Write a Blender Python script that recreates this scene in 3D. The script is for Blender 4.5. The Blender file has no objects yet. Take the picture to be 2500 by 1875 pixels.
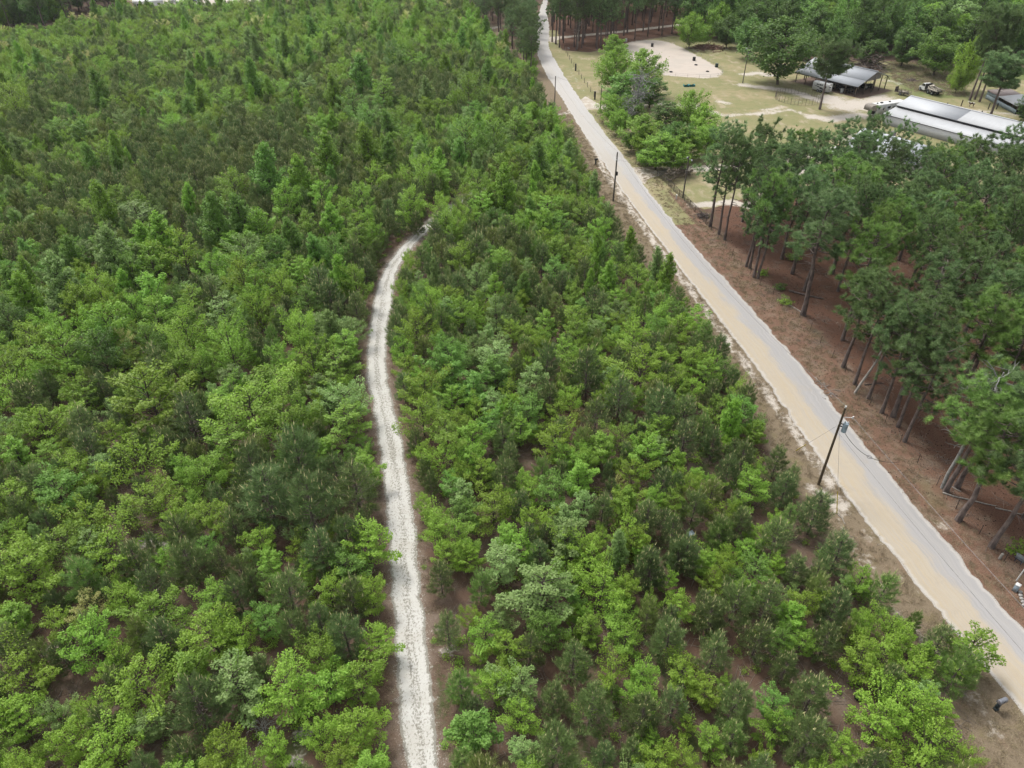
import bpy, bmesh, math, random
import numpy as np
from math import radians as R, sin, cos, pi
from mathutils import Vector, Matrix, Euler

scene = bpy.context.scene
COL = scene.collection
RNG = np.random.default_rng(11)
random.seed(5)

# ------------------------------------------------------------------ camera (drone, 52 m up) and ground projection
F, TH, CH = 1736.0, R(36.3), 52.0          # focal length in photo pixels (2500 wide), pitch, height

def G(px, py, z=0.0):
    """point of the place at height z seen at a pixel of the 2500x1875 photograph"""
    dx, dy = (px - 1250) / F, (py - 937.5) / F
    r = (dx, cos(TH) - dy * sin(TH), -sin(TH) - dy * cos(TH))
    t = (z - CH) / r[2]
    return np.array([r[0] * t, r[1] * t])

def PX(x, y, z):
    z = z - CH
    zc = y * cos(TH) - z * sin(TH); u = y * sin(TH) + z * cos(TH)
    return 1250 + F * x / zc, 937.5 - F * u / zc, zc

cam = bpy.data.cameras.new('camera'); co = bpy.data.objects.new('camera', cam); COL.objects.link(co)
cam.sensor_fit = 'HORIZONTAL'; cam.sensor_width = 36.0; cam.lens = 36.0 * F / 2500
cam.clip_start = 0.5; cam.clip_end = 12000
co.location = (0, 0, CH); co.rotation_euler = (pi / 2 - TH, 0, 0)
scene.camera = co

# ------------------------------------------------------------------ light: bright overcast
w = bpy.data.worlds.new('World'); scene.world = w; w.use_nodes = True
nt = w.node_tree; nt.nodes.clear()
sky = nt.nodes.new('ShaderNodeTexSky'); sky.sky_type = 'NISHITA'; sky.sun_disc = False
SUN_EL, SUN_AZ = R(58), R(-40)
sky.sun_elevation = SUN_EL; sky.sun_rotation = SUN_AZ; sky.dust_density = 4.0; sky.air_density = 1.5; sky.ozone_density = 0.8
hs = nt.nodes.new('ShaderNodeHueSaturation'); hs.inputs['Saturation'].default_value = 0.22
bg = nt.nodes.new('ShaderNodeBackground'); bg.inputs['Strength'].default_value = 0.13
wo = nt.nodes.new('ShaderNodeOutputWorld')
nt.links.new(sky.outputs[0], hs.inputs['Color']); nt.links.new(hs.outputs[0], bg.inputs['Color']); nt.links.new(bg.outputs[0], wo.inputs[0])
sl = bpy.data.lights.new('sun', 'SUN'); sl.energy = 1.5; sl.angle = R(14); sl.color = (1, .97, .92)
so = bpy.data.objects.new('sun', sl); COL.objects.link(so)
sd = Vector((sin(SUN_AZ) * cos(SUN_EL), cos(SUN_AZ) * cos(SUN_EL), sin(SUN_EL)))
so.rotation_euler = (-sd).to_track_quat('-Z', 'Y').to_euler()
scene.view_settings.view_transform = 'Standard'; scene.view_settings.look = 'None'
scene.view_settings.exposure = 1.02; scene.view_settings.gamma = 1.0
cy = scene.cycles
cy.max_bounces = 8; cy.diffuse_bounces = 5; cy.glossy_bounces = 2; cy.transmission_bounces = 5; cy.transparent_max_bounces = 6
cy.use_denoising = True; cy.denoising_input_passes = 'RGB_ALBEDO_NORMAL'; cy.denoising_prefilter = 'ACCURATE'
cy.caustics_reflective = False; cy.caustics_refractive = False

# ------------------------------------------------------------------ objects, names and labels
def tag(o, label=None, cat=None, group=None, kind=None):
    if label: o['label'] = label
    if cat: o['category'] = cat
    if group: o['group'] = group
    if kind: o['kind'] = kind
    return o

def thing(name, label, cat, loc=(0, 0, 0), rz=0.0, group=None):
    o = bpy.data.objects.new(name, None); COL.objects.link(o)
    o.empty_display_size = .3
    o.location = (float(loc[0]), float(loc[1]), float(loc[2]) if len(loc) > 2 else 0.0); o.rotation_euler = (0, 0, rz)
    return tag(o, label, cat, group)

def link(name, me, parent=None):
    o = bpy.data.objects.new(name, me); COL.objects.link(o)
    if parent: o.parent = parent
    return o

def dup(root, loc, rz=0.0, label=None, group=None, scale=None):
    r = root.copy(); COL.objects.link(r); r.location = (float(loc[0]), float(loc[1]), float(loc[2]) if len(loc) > 2 else 0.0)
    r.rotation_euler = (0, 0, rz)
    if scale: r.scale = scale
    if label: r['label'] = label
    if group: r['group'] = group
    for ch in list(root.children):
        c = ch.copy(); COL.objects.link(c); c.parent = r
        for g in list(ch.children):
            d = g.copy(); COL.objects.link(d); d.parent = c
    return r

class MB:
    """collects shapes and links them as one mesh object"""
    def __init__(s): s.V = []; s.F = []; s.T = []; s.M = []; s.n = 0
    def add(s, v, f, tint=0.5, mat=0):
        v = np.asarray(v, float).reshape(-1, 3); f = np.asarray(f, int)
        s.V.append(v); s.F.append(f + s.n); s.n += len(v)
        s.T.append(np.broadcast_to(np.asarray(tint, float), (len(f),)).copy()); s.M.append(np.full(len(f), mat, int))
        return s
    def box(s, c, d, rz=0.0, rx=0.0, ry=0.0, mat=0, taper=1.0):
        x, y, z = d[0] / 2, d[1] / 2, d[2] / 2; k = taper
        v = np.array([(-x, -y, -z), (x, -y, -z), (x, y, -z), (-x, y, -z), (-x * k, -y * k, z), (x * k, -y * k, z), (x * k, y * k, z), (-x * k, y * k, z)])
        m = np.array(Euler((rx, ry, rz)).to_matrix())
        v = v @ m.T + np.asarray(c, float)
        return s.add(v, [(0, 3, 2, 1), (4, 5, 6, 7), (0, 1, 5, 4), (1, 2, 6, 5), (2, 3, 7, 6), (3, 0, 4, 7)], mat=mat)
    def tube(s, pts, rad, n=6, cap=True, tint=0.5, mat=0):
        pts = np.asarray(pts, float); k = len(pts); rad = np.broadcast_to(np.asarray(rad, float), (k,))
        tan = np.gradient(pts, axis=0); tan /= np.linalg.norm(tan, axis=1)[:, None] + 1e-9
        ref = np.array([0, 0, 1.0]) if abs(tan.mean(0)[2]) < .8 * np.linalg.norm(tan.mean(0)) else np.array([1.0, 0, 0])
        a = np.cross(tan, ref); a /= np.linalg.norm(a, axis=1)[:, None] + 1e-9; b = np.cross(tan, a)
        th = np.arange(n) * 2 * pi / n
        v = pts[:, None, :] + rad[:, None, None] * (np.cos(th)[None, :, None] * a[:, None, :] + np.sin(th)[None, :, None] * b[:, None, :])
        v = v.reshape(-1, 3); f = []
        for i in range(k - 1):
            for j in range(n):
                j2 = (j + 1) % n
                f.append((i * n + j, i * n + j2, (i + 1) * n + j2, (i + 1) * n + j))
        s.add(v, f, tint, mat)
        if cap and n >= 3:
            for e, ring in ((0, range(n)), (k - 1, range(n - 1, -1, -1))):
                c = pts[e]; vv = np.vstack([v[e * n:(e + 1) * n], c]); r = list(ring)
                s.add(vv, [(r[j], r[(j + 1) % n], n) for j in range(n)], tint, mat)
        return s
    def cyl(s, c, r, h, n=16, axis='z', r2=None, mat=0):
        d = {'x': (1, 0, 0), 'y': (0, 1, 0), 'z': (0, 0, 1)}[axis]; d = np.array(d, float) * h / 2; c = np.asarray(c, float)
        return s.tube([c - d, c + d], [r, r if r2 is None else r2], n, mat=mat)
    def prism(s, poly, y0, y1, axis='y', mat=0):
        """extrude a polygon (in the two other axes) along an axis"""
        n = len(poly); v = []
        for yy in (y0, y1):
            for (a, b) in poly: v.append((a, yy, b) if axis == 'y' else ((yy, a, b) if axis == 'x' else (a, b, yy)))
        f4 = [(i, (i + 1) % n, n + (i + 1) % n, n + i) for i in range(n)]
        s.add(v, f4, mat=mat)
        c0 = np.mean(v[:n], axis=0); c1 = np.mean(v[n:], axis=0)
        s.add(np.vstack([v[:n], c0]), [((i + 1) % n, i, n) for i in range(n)], mat=mat)
        s.add(np.vstack([v[n:], c1]), [(i, (i + 1) % n, n) for i in range(n)], mat=mat)
        return s
    def mesh(s, name, mats):
        me = bpy.data.meshes.new(name)
        V = np.vstack(s.V)
        sizes = np.concatenate([np.full(len(f), f.shape[1], int) for f in s.F if len(f)])
        loops = np.concatenate([f.ravel() for f in s.F if len(f)])
        me.vertices.add(len(V)); me.vertices.foreach_set('co', V.astype(np.float32).ravel())
        me.loops.add(len(loops)); me.loops.foreach_set('vertex_index', loops.astype(np.int32))
        me.polygons.add(len(sizes)); st = np.concatenate([[0], np.cumsum(sizes)[:-1]])
        me.polygons.foreach_set('loop_start', st.astype(np.int32))
        me.polygons.foreach_set('material_index', np.concatenate(s.M).astype(np.int32))
        at = me.attributes.new('tint', 'FLOAT', 'FACE'); at.data.foreach_set('value', np.concatenate(s.T).astype(np.float32))
        for m in (mats if isinstance(mats, (list, tuple)) else [mats]): me.materials.append(m)
        me.update(calc_edges=True); me.validate()
        return me
    def build(s, name, mats, parent=None, smooth=False):
        me = s.mesh(name, mats)
        if smooth:
            me.polygons.foreach_set('use_smooth', np.ones(len(me.polygons), bool))
        return link(name, me, parent)

# ------------------------------------------------------------------ materials
GAIN = .68        # the photograph is exposed for the foliage: pale surfaces keep a moderate base colour
class NT:
    def __init__(s, name):
        s.m = bpy.data.materials.new(name); s.m.use_nodes = True; s.t = s.m.node_tree; s.t.nodes.clear()
        s.out = s.n('ShaderNodeOutputMaterial')
    def n(s, ty, **kw):
        x = s.t.nodes.new(ty)
        for k, v in kw.items(): setattr(x, k, v)
        return x
    def l(s, a, b): s.t.links.new(a, b)
    def set(s, node, i, v):
        if hasattr(v, 'is_output') or isinstance(v, bpy.types.NodeSocket): s.l(v, node.inputs[i])
        elif v is not None: node.inputs[i].default_value = v
    def attr(s, name, out='Fac'):
        a = s.n('ShaderNodeAttribute', attribute_name=name); return a.outputs[out]
    def pos(s, scale=(1, 1, 1), obj=False):
        if obj: src = s.n('ShaderNodeTexCoord').outputs['Object']
        else: src = s.n('ShaderNodeNewGeometry').outputs['Position']
        mp = s.n('ShaderNodeMapping'); s.l(src, mp.inputs[0]); mp.inputs['Scale'].default_value = scale
        return mp.outputs[0]
    def noise(s, vec, scale, detail=3.0, rough=.55, dist=0.0, col=False):
        x = s.n('ShaderNodeTexNoise'); s.l(vec, x.inputs['Vector'])
        x.inputs['Scale'].default_value = scale; x.inputs['Detail'].default_value = detail; x.inputs['Roughness'].default_value = rough; x.inputs['Distortion'].default_value = dist
        return x.outputs['Color' if col else 'Fac']
    def math(s, op, a, b=None, c=None, clamp=False):
        x = s.n('ShaderNodeMath', operation=op); x.use_clamp = clamp
        s.set(x, 0, a); s.set(x, 1, b); s.set(x, 2, c)
        return x.outputs[0]
    def step(s, v, lo, hi):
        x = s.n('ShaderNodeMapRange', interpolation_type='SMOOTHSTEP'); s.set(x, 'Value', v); s.set(x, 'From Min', lo); s.set(x, 'From Max', hi)
        return x.outputs[0]
    def mix(s, fac, a, b, mode='MIX'):
        x = s.n('ShaderNodeMix', data_type='RGBA', blend_type=mode)
        s.set(x, 0, fac)
        for i, v in ((6, a), (7, b)):
            if isinstance(v, tuple): v = (*v, 1.0) if len(v) == 3 else v
            s.set(x, i, v)
        return x.outputs[2]
    def ramp(s, v, stops):
        x = s.n('ShaderNodeValToRGB'); s.l(v, x.inputs[0]); e = x.color_ramp.elements
        while len(e) < len(stops): e.new(.5)
        for q, (p, c) in zip(e, stops): q.position = p; q.color = (*c, 1)
        return x.outputs[0]
    def bump(s, h, strength=.4, dist=.05):
        x = s.n('ShaderNodeBump'); s.l(h, x.inputs['Height']); x.inputs['Strength'].default_value = strength; x.inputs['Distance'].default_value = dist
        return x.outputs[0]
    def pbr(s, col, rough=.85, bump=None, metal=0.0, spec=.3):
        b = s.n('ShaderNodeBsdfPrincipled')
        if isinstance(col, tuple): col = (*[k * GAIN for k in col[:3]], 1.0)
        else: col = s.mix(1.0, col, (GAIN, GAIN, GAIN), 'MULTIPLY')
        s.set(b, 'Base Color', col); s.set(b, 'Roughness', rough); s.set(b, 'Metallic', metal); s.set(b, 'Specular IOR Level', spec)
        if bump is not None: s.l(bump, b.inputs['Normal'])
        s.l(b.outputs[0], s.out.inputs[0]); return s.m

def leafmat(name, base, alt, trans=.3, spread=.5):
    """leaves: base to alt hue per spray, a little different from tree to tree, some light through the leaf"""
    t = NT(name)
    tint = t.attr('tint'); rnd = t.n('ShaderNodeObjectInfo').outputs['Random']
    f = t.math('ADD', t.math('MULTIPLY', tint, 1 - .25), t.math('MULTIPLY', rnd, .25), clamp=True)
    c = t.mix(f, base, alt)
    v = t.n('ShaderNodeHueSaturation'); t.l(c, v.inputs['Color'])
    t.l(t.math('MULTIPLY_ADD', rnd, .3, .85), v.inputs['Value'])
    t.l(t.math('MULTIPLY_ADD', rnd, .02, .49), v.inputs['Hue'])
    b = t.n('ShaderNodeBsdfPrincipled'); t.l(v.outputs[0], b.inputs['Base Color']); b.inputs['Roughness'].default_value = .55; b.inputs['Specular IOR Level'].default_value = .35
    tr = t.n('ShaderNodeBsdfTranslucent'); t.l(v.outputs[0], tr.inputs['Color'])
    mx = t.n('ShaderNodeMixShader'); mx.inputs[0].default_value = trans
    t.l(b.outputs[0], mx.inputs[1]); t.l(tr.outputs[0], mx.inputs[2]); t.l(mx.outputs[0], t.out.inputs[0])
    return t.m

def simple(name, col, rough=.7, metal=0.0, var=.18, scale=3.0, spec=.3, col2=None, stretch=(1, 1, 1)):
    t = NT(name); p = t.pos(stretch, obj=True); n = t.noise(p, scale, 4.0, .65)
    c2 = col2 or tuple(c * (1 - 2.2 * var) for c in col)
    c = t.mix(t.step(n, .35, .7), tuple(min(1, k * (1 + var * .4)) for k in col), c2)
    return t.pbr(c, rough, None, metal, spec)

LEAF = {
    'B':  leafmat('leaf_green', (.140, .270, .026), (.260, .410, .060), .42),
    'L':  leafmat('leaf_lime', (.165, .280, .024), (.275, .410, .058), .42),
    'C':  leafmat('leaf_cool', (.116, .240, .034), (.210, .365, .074), .42),
    'S':  leafmat('leaf_sage', (.142, .248, .056), (.285, .395, .135), .38),
    'Y':  leafmat('leaf_blossom', (.300, .330, .080), (.560, .540, .240), .4),
    'M':  leafmat('leaf_bright', (.150, .290, .027), (.265, .435, .062), .44),
    'D':  leafmat('leaf_deep', (.070, .150, .024), (.135, .235, .048), .4),
}
NEEDLE = {
    'O':  leafmat('needle_olive', (.092, .148, .042), (.195, .258, .084), .28),
    'K':  leafmat('needle_blue', (.085, .145, .044), (.175, .248, .086), .28),
    'G':  leafmat('needle_fresh', (.120, .230, .046), (.235, .345, .092), .3),
    'T':  leafmat('needle_tall', (.092, .178, .060), (.240, .340, .140), .3),
    'W':  leafmat('needle_warm', (.135, .195, .044), (.250, .310, .090), .3),
}
M_CANDLE = simple('candle_tan', (.60, .56, .27), .8)
M_BARK = simple('bark_grey', (.14, .11, .09), .95, scale=5, stretch=(1, 1, .25))
M_PINEBARK = simple('bark_pine', (.205, .160, .142), .95, scale=4, col2=(.085, .066, .060), stretch=(1, 1, .3))
M_DEAD = simple('dead_wood', (.40, .37, .33), .9, scale=4, stretch=(1, 1, .2))
# ------------------------------------------------------------------ tree meshes
def unit(v): return v / (np.linalg.norm(v, axis=-1, keepdims=True) + 1e-9)

def leaves(mb, P, N, S, tint, asp=.62, mat=0):
    n = len(P); t = unit(np.cross(N, RNG.normal(size=(n, 3)))); b = np.cross(unit(N), t)
    S = np.asarray(S)[:, None]
    v = np.stack([P + t * S * .5, P + b * S * .5 * asp, P - t * S * .5, P - b * S * .5 * asp], 1).reshape(-1, 3)
    f = np.arange(4 * n).reshape(n, 4)
    mb.add(v, f, tint, mat)

def needles(mb, P, A, n, length, width, along, spread, tint, mat=0):
    """tufts: at each point P with axis A, n needle blades fanning round the axis"""
    k = len(P); A = unit(A)
    p = np.repeat(P, n, 0); a = np.repeat(A, n, 0)
    rad = unit(RNG.normal(size=(k * n, 3))); rad = unit(rad - a * (rad * a).sum(1, keepdims=True))
    p = p + a * RNG.uniform(-along, along, (k * n, 1))
    d = unit(a * RNG.uniform(.25, 1.1, (k * n, 1)) + rad * spread * RNG.uniform(.6, 1.2, (k * n, 1)))
    s = unit(np.cross(d, RNG.normal(size=(k * n, 3))))
    L = (length * RNG.uniform(.7, 1.15, (k * n, 1)))
    v = np.stack([p - s * width / 2, p + s * width / 2, p + d * L], 1).reshape(-1, 3)
    mb.add(v, np.arange(3 * k * n).reshape(-1, 3), np.repeat(np.broadcast_to(tint, (k,)), n), mat)

def make_broadleaf(H, Rr, hb, shape, nb, nl, ls, lobes=.25, sprayw=.3, up=.35, vn=1.0):
    """one leafy crown: flattish sprays of leaves on rising branches; returns (crown builder, wood builder)"""
    cr, wd = MB(), MB(); ph = RNG.uniform(0, 6.3, 3)
    lean = RNG.normal(0, .05, 2) * H
    P, N, S, T = [], [], [], []
    tr = max(.035, H * .011)
    zs = np.linspace(0, H * .93, 7); wob = RNG.normal(0, .02 * H, (7, 2)).cumsum(0) * .5; wob -= wob[0]
    stem = np.column_stack([wob[:, 0] + lean[0] * zs / H, wob[:, 1] + lean[1] * zs / H, zs])
    wd.tube(stem, np.linspace(tr * 1.5, tr * .3, 7), 6)
    at = lambda z: np.array([np.interp(z, zs, stem[:, 0]), np.interp(z, zs, stem[:, 1]), z])
    W = []
    for i in range(nb):
        tt = ((i + RNG.uniform(0, 1)) / nb)
        if shape == 'cone': r = Rr * min(1, .5 + tt * 3) * (1.02 - tt) ** .55
        elif shape == 'col': r = Rr * (sin(pi * (.16 + .80 * tt))) ** .5
        else: r = Rr * max(.15, sin(pi * (.22 + .74 * tt))) ** .75
        az = i * 2.39996 + RNG.normal(0, .3)
        r *= (1 + lobes * (sin(az * 2 + ph[0]) * .6 + sin(az * 3 + ph[1] + tt * 4) * .7)) * RNG.uniform(.55, 1.25)
        z0 = H * (hb + (1 - hb) * tt * .93); z0s = max(.1 * H, z0 - .4 * r)
        base = at(z0s); tip = np.array([base[0] + r * cos(az), base[1] + r * sin(az), z0 + up * r * RNG.uniform(.3, 1.2)])
        mid = base * .45 + tip * .55 + np.array([0, 0, .16 * r])
        s = np.linspace(0, 1, 5)[:, None]
        path = (1 - s) ** 2 * base + 2 * s * (1 - s) * mid + s ** 2 * tip
        if r > .5: wd.tube(path, np.linspace(tr * .55, tr * .12, 5), 4, cap=False)
        W.append((path, r, az))
    wt = np.array([q[1] ** 1.35 for q in W]); wt = wt / wt.sum()
    for (path, r, az), k in zip(W, np.maximum(6, (wt * nl)).astype(int)):
        s = RNG.beta(1.9, 1.0, k) * .9 + .14
        c = np.column_stack([np.interp(s, np.linspace(0, 1, 5), path[:, j]) for j in range(3)])
        over = np.clip(s - 1, 0, None)[:, None]; c += over * np.array([cos(az), sin(az), .3]) * r
        side = np.array([-sin(az), cos(az), 0])
        ww = (sprayw * r * (1.15 - .75 * s) + .10)
        off = RNG.uniform(-1, 1, k) * ww; tilt = RNG.normal(0, .25)
        # sub-twigs gather the leaves into little fingers
        q = np.round(off / (.17 + .05 * r)) * (.17 + .05 * r); off = off * .45 + q * .55
        c = c + side * off[:, None]
        c[:, 2] += -.18 * np.abs(off) + tilt * off + RNG.normal(0, (.035 + .028 * r) * vn, k)
        c += RNG.normal(0, .04, (k, 3))
        P.append(c); n = RNG.normal(0, .55, (k, 3)); n[:, 2] += 1.0; n += np.array([cos(az), sin(az), 0]) * .35; N.append(unit(n))
        S.append(ls * RNG.uniform(.65, 1.3, k)); T.append(np.clip(RNG.normal(.42, .17) + (s - .75) * .45 + RNG.normal(0, .16, k), 0, 1))
    # leader
    k = int(nl * .02) + 8; c = at(H * .93)[None] + np.column_stack([RNG.normal(0, .1 * Rr, k), RNG.normal(0, .1 * Rr, k), RNG.uniform(-.1, .075, k) * H])
    P.append(c); n = RNG.normal(0, .7, (k, 3)); n[:, 2] += .6; N.append(unit(n)); S.append(ls * RNG.uniform(.7, 1.2, k)); T.append(RNG.uniform(.4, 1, k))
    leaves(cr, np.vstack(P), np.vstack(N), np.concatenate(S), np.concatenate(T))
    return cr, wd

def make_young_pine(H, Rr, nw=9, dens=1.0):
    cr, wd = MB(), MB(); tr = H * .013
    lean = RNG.normal(0, .03, 2) * H
    zs = np.linspace(0, H * .97, 5); wd.tube(np.column_stack([lean[0] * zs / H, lean[1] * zs / H, zs]), np.linspace(tr * 1.5, tr * .4, 5), 6)
    P, A, T, CP = [], [], [], []
    for wv in range(nw):
        tt = (wv + .3) / nw; z0 = H * (.14 + .80 * tt); nbr = int(RNG.integers(5, 8)); a0 = RNG.uniform(0, 6.3)
        for j in range(nbr):
            az = a0 + j * 2 * pi / nbr + RNG.normal(0, .22); r = Rr * (1.04 - tt) ** .62 * RNG.uniform(.62, 1.15) * min(1, .72 + tt * 1.2)
            el = R(12 + 48 * tt) + RNG.normal(0, .12); rise = r * math.tan(el) * .8
            base = np.array([lean[0] * z0 / H, lean[1] * z0 / H, z0 - .12 * r])
            s = np.linspace(0, 1, 5)[:, None]; out = np.array([cos(az), sin(az), 0])
            path = base + out * r * s + np.array([0, 0, 1.0]) * rise * s ** 1.7
            wd.tube(path, np.linspace(tr * .45, tr * .15, 5), 3, cap=False)
            tb = np.clip(RNG.normal(.4, .16), 0, 1)
            m = max(3, int((2 + r * 2.9) * dens)); ss = np.linspace(.40, 1.0, m) + RNG.normal(0, .02, m)
            for q in ss:
                p = np.array([np.interp(q, s[:, 0], path[:, i]) for i in range(3)])
                d = out * .7 + np.array([0, 0, .45 + .9 * q + .5 * tt])
                P.append(p); A.append(d); T.append(tb + RNG.normal(0, .08))
                if .4 < q < .93:
                    for sg in (-1, 1):
                        if RNG.random() < .78:
                            sv = np.array([-sin(az), cos(az), 0]) * sg * RNG.uniform(.16, .45) * r * (1.15 - q)
                            e = p + sv + np.array([0, 0, .06]) + out * .12
                            P.append(e); A.append(d + sv * 1.2); T.append(tb + RNG.normal(0, .1))
                            if RNG.random() < .42: CP.append((e, .8))
            CP.append((path[-1] + out * .08, 1.0))
    top = np.array([lean[0], lean[1], H * .96]); P += [top, top - [0, 0, .22], top - [0, 0, .42]]; A += [(0, 0, 1.0)] * 3; T += [.5] * 3
    needles(cr, np.array(P), np.array(A), int(17 * dens), .40, .026, .16, .55, np.clip(T, 0, 1))
    CP.append((top + [0, 0, .1], 1.7))
    for c, k in CP:
        if RNG.random() < .45 or k > 1.2:
            d = unit(np.array([RNG.normal(0, .16), RNG.normal(0, .16), 1.0])); hgt = .36 * k * RNG.uniform(.7, 1.4); wd_ = .032
            a = np.array([wd_, 0, 0]); b = np.array([0, wd_, 0]); q0 = c + d * .12
            cr.add([q0 + a, q0 + b, q0 - a, q0 - b, q0 + d * hgt], [(0, 1, 4), (1, 2, 4), (2, 3, 4), (3, 0, 4)], .5, 1)
    return cr, wd

def make_tall_pine(H, Rr, cb, nl=30, flat=.6, sparse=1.0, nd=66):
    """grown pine: bare trunk, crooked limbs, needle pompoms on the twigs"""
    cr, wd = MB(), MB(); tr = .17 + H * .006
    n = 9; zs = np.linspace(0, H * .965, n); wob = RNG.normal(0, .018 * H, (n, 2)).cumsum(0) * .35; wob -= wob[0]; wob[1] *= .3
    stem = np.column_stack([wob, zs]); rad = tr * (1 - .86 * (zs / H) ** 1.15); rad[0] *= 1.25
    wd.tube(stem, rad, 8)
    at = lambda z: np.array([np.interp(z, zs, stem[:, 0]), np.interp(z, zs, stem[:, 1]), z])
    P, A, T = [], [], []
    for i in range(int(nl * .22)):                                  # dead stubs below the crown
        z0 = H * RNG.uniform(cb * .65, cb * 1.05); az = RNG.uniform(0, 6.3); b = at(z0); L = RNG.uniform(.5, 1.9)
        wd.tube([b, b + np.array([cos(az), sin(az), .12]) * L * .6, b + np.array([cos(az) * L, sin(az) * L, -.05 * L])], [.045, .03, .012], 4, cap=False)
    for i in range(nl):
        tt = (i + RNG.uniform(0, 1)) / nl; z0 = H * (cb + (.97 - cb) * tt); az = i * 2.39996 + RNG.normal(0, .5)
        r = Rr * sin(pi * (.20 + .76 * tt)) ** flat * RNG.uniform(.35, 1.3)
        b = at(z0); el = RNG.uniform(.02, .4) + .55 * tt
        out = np.array([cos(az), sin(az), 0]); s = np.linspace(0, 1, 6)[:, None]
        bend = RNG.normal(0, .12) * r
        path = b + out * r * s + np.array([-sin(az), cos(az), 0]) * bend * s ** 2 + np.array([0, 0, 1.0]) * (r * el * s ** 1.6 - .10 * r * np.sin(pi * s))
        lr = .03 + .017 * r; wd.tube(path, np.linspace(lr, lr * .3, 6), 5, cap=False)
        tb = np.clip(RNG.normal(.45, .18), 0, 1)
        m = max(2, int((.9 + r * 1.15) * sparse))
        for q in list(RNG.uniform(.38, 1.0, m)) + [1.0]:
            p = np.array([np.interp(q, s[:, 0], path[:, j]) for j in range(3)])
            sv = np.array([-sin(az), cos(az), 0]) * RNG.normal(0, .34) * r * (1.2 - .6 * q) + out * RNG.uniform(0, .25) + np.array([0, 0, RNG.uniform(.05, .5)])
            e = p + sv; wd.tube([p, p + sv * .6 + [0, 0, -.03], e], [lr * .3, lr * .2, .012], 3, cap=False)
            d = unit(sv + np.array([0, 0, .9]) + out * .3)
            P.append(e); A.append(d); T.append(tb + RNG.normal(0, .12))
            for g in range(int(RNG.integers(2, 4))):
                P.append(e + RNG.normal(0, .24, 3) + [0, 0, .08]); A.append(d + RNG.normal(0, .35, 3)); T.append(tb + RNG.normal(0, .12))
    top = at(H * .96)
    for g in range(5): P.append(top + RNG.normal(0, .25, 3)); A.append(np.array([0, 0, 1.0]) + RNG.normal(0, .25, 3)); T.append(.5)
    needles(cr, np.array(P), np.array(A), nd, .58, .030, .08, 1.0, np.clip(T, 0, 1))
    return cr, wd

def make_bare(H, Rr, nb=14, lean=(0, 0), rad=.12, twig=True):
    """leafless tree as one wood builder"""
    wd = MB(); zs = np.linspace(0, H, 8); wob = RNG.normal(0, .02 * H, (8, 2)).cumsum(0) * .4; wob -= wob[0]
    stem = np.column_stack([wob[:, 0] + lean[0] * zs / H, wob[:, 1] + lean[1] * zs / H, zs]); wd.tube(stem, np.linspace(rad, rad * .25, 8), 7)
    for i in range(nb):
        z0 = H * RNG.uniform(.3, .98); az = i * 2.4 + RNG.normal(0, .4); r = Rr * RNG.uniform(.4, 1.0)
        b = np.array([np.interp(z0, zs, stem[:, 0]), np.interp(z0, zs, stem[:, 1]), z0]); pts = [b]; d = np.array([cos(az), sin(az), RNG.uniform(.2, .9)])
        for k in range(4): d = unit(d + RNG.normal(0, .28, 3)); pts.append(pts[-1] + d * r / 3.2)
        wd.tube(pts, np.linspace(rad * .42, .012, 5), 4, cap=False)
        if twig:
            for k in (1, 2, 3):
                e = unit(d + RNG.normal(0, .7, 3)); wd.tube([pts[k], pts[k] + e * r * .25, pts[k] + (e + RNG.normal(0, .3, 3)) * r * .45], [rad * .22, rad * .15, .01], 3, cap=False)
    return wd

class Kind:
    """a set of tree shapes sharing a name; every shape can wear several leaf colours"""
    def __init__(s, name, cat, leafset, extra, bark, shapes, group):
        s.name, s.cat, s.leafset, s.extra, s.bark, s.group = name, cat, leafset, extra, bark, group
        s.shapes = shapes; s.cache = {}; s.wood = {}
    def meshes(s, v, colr):
        if v not in s.wood:
            me = s.shapes[v][1].mesh(s.name + '_trunk', s.bark); me.polygons.foreach_set('use_smooth', np.ones(len(me.polygons), bool)); s.wood[v] = me
        if (v, colr) not in s.cache:
            s.cache[(v, colr)] = s.shapes[v][0].mesh(s.name + '_crown', [s.leafset[colr]] + s.extra)
        return s.wood[v], s.cache[(v, colr)]
    def place(s, v, colr, loc, rz, sc, label, group):
        tme, cme = s.meshes(v, colr)
        root = thing(s.name, label, s.cat, loc, rz, group); root.scale = sc
        link('trunk', tme, root); c = link('crown', cme, root)
        if (v, colr) not in PROTO.setdefault(s.name, {}): PROTO[s.name][(v, colr)] = c
        return root
PROTO = {}

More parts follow.
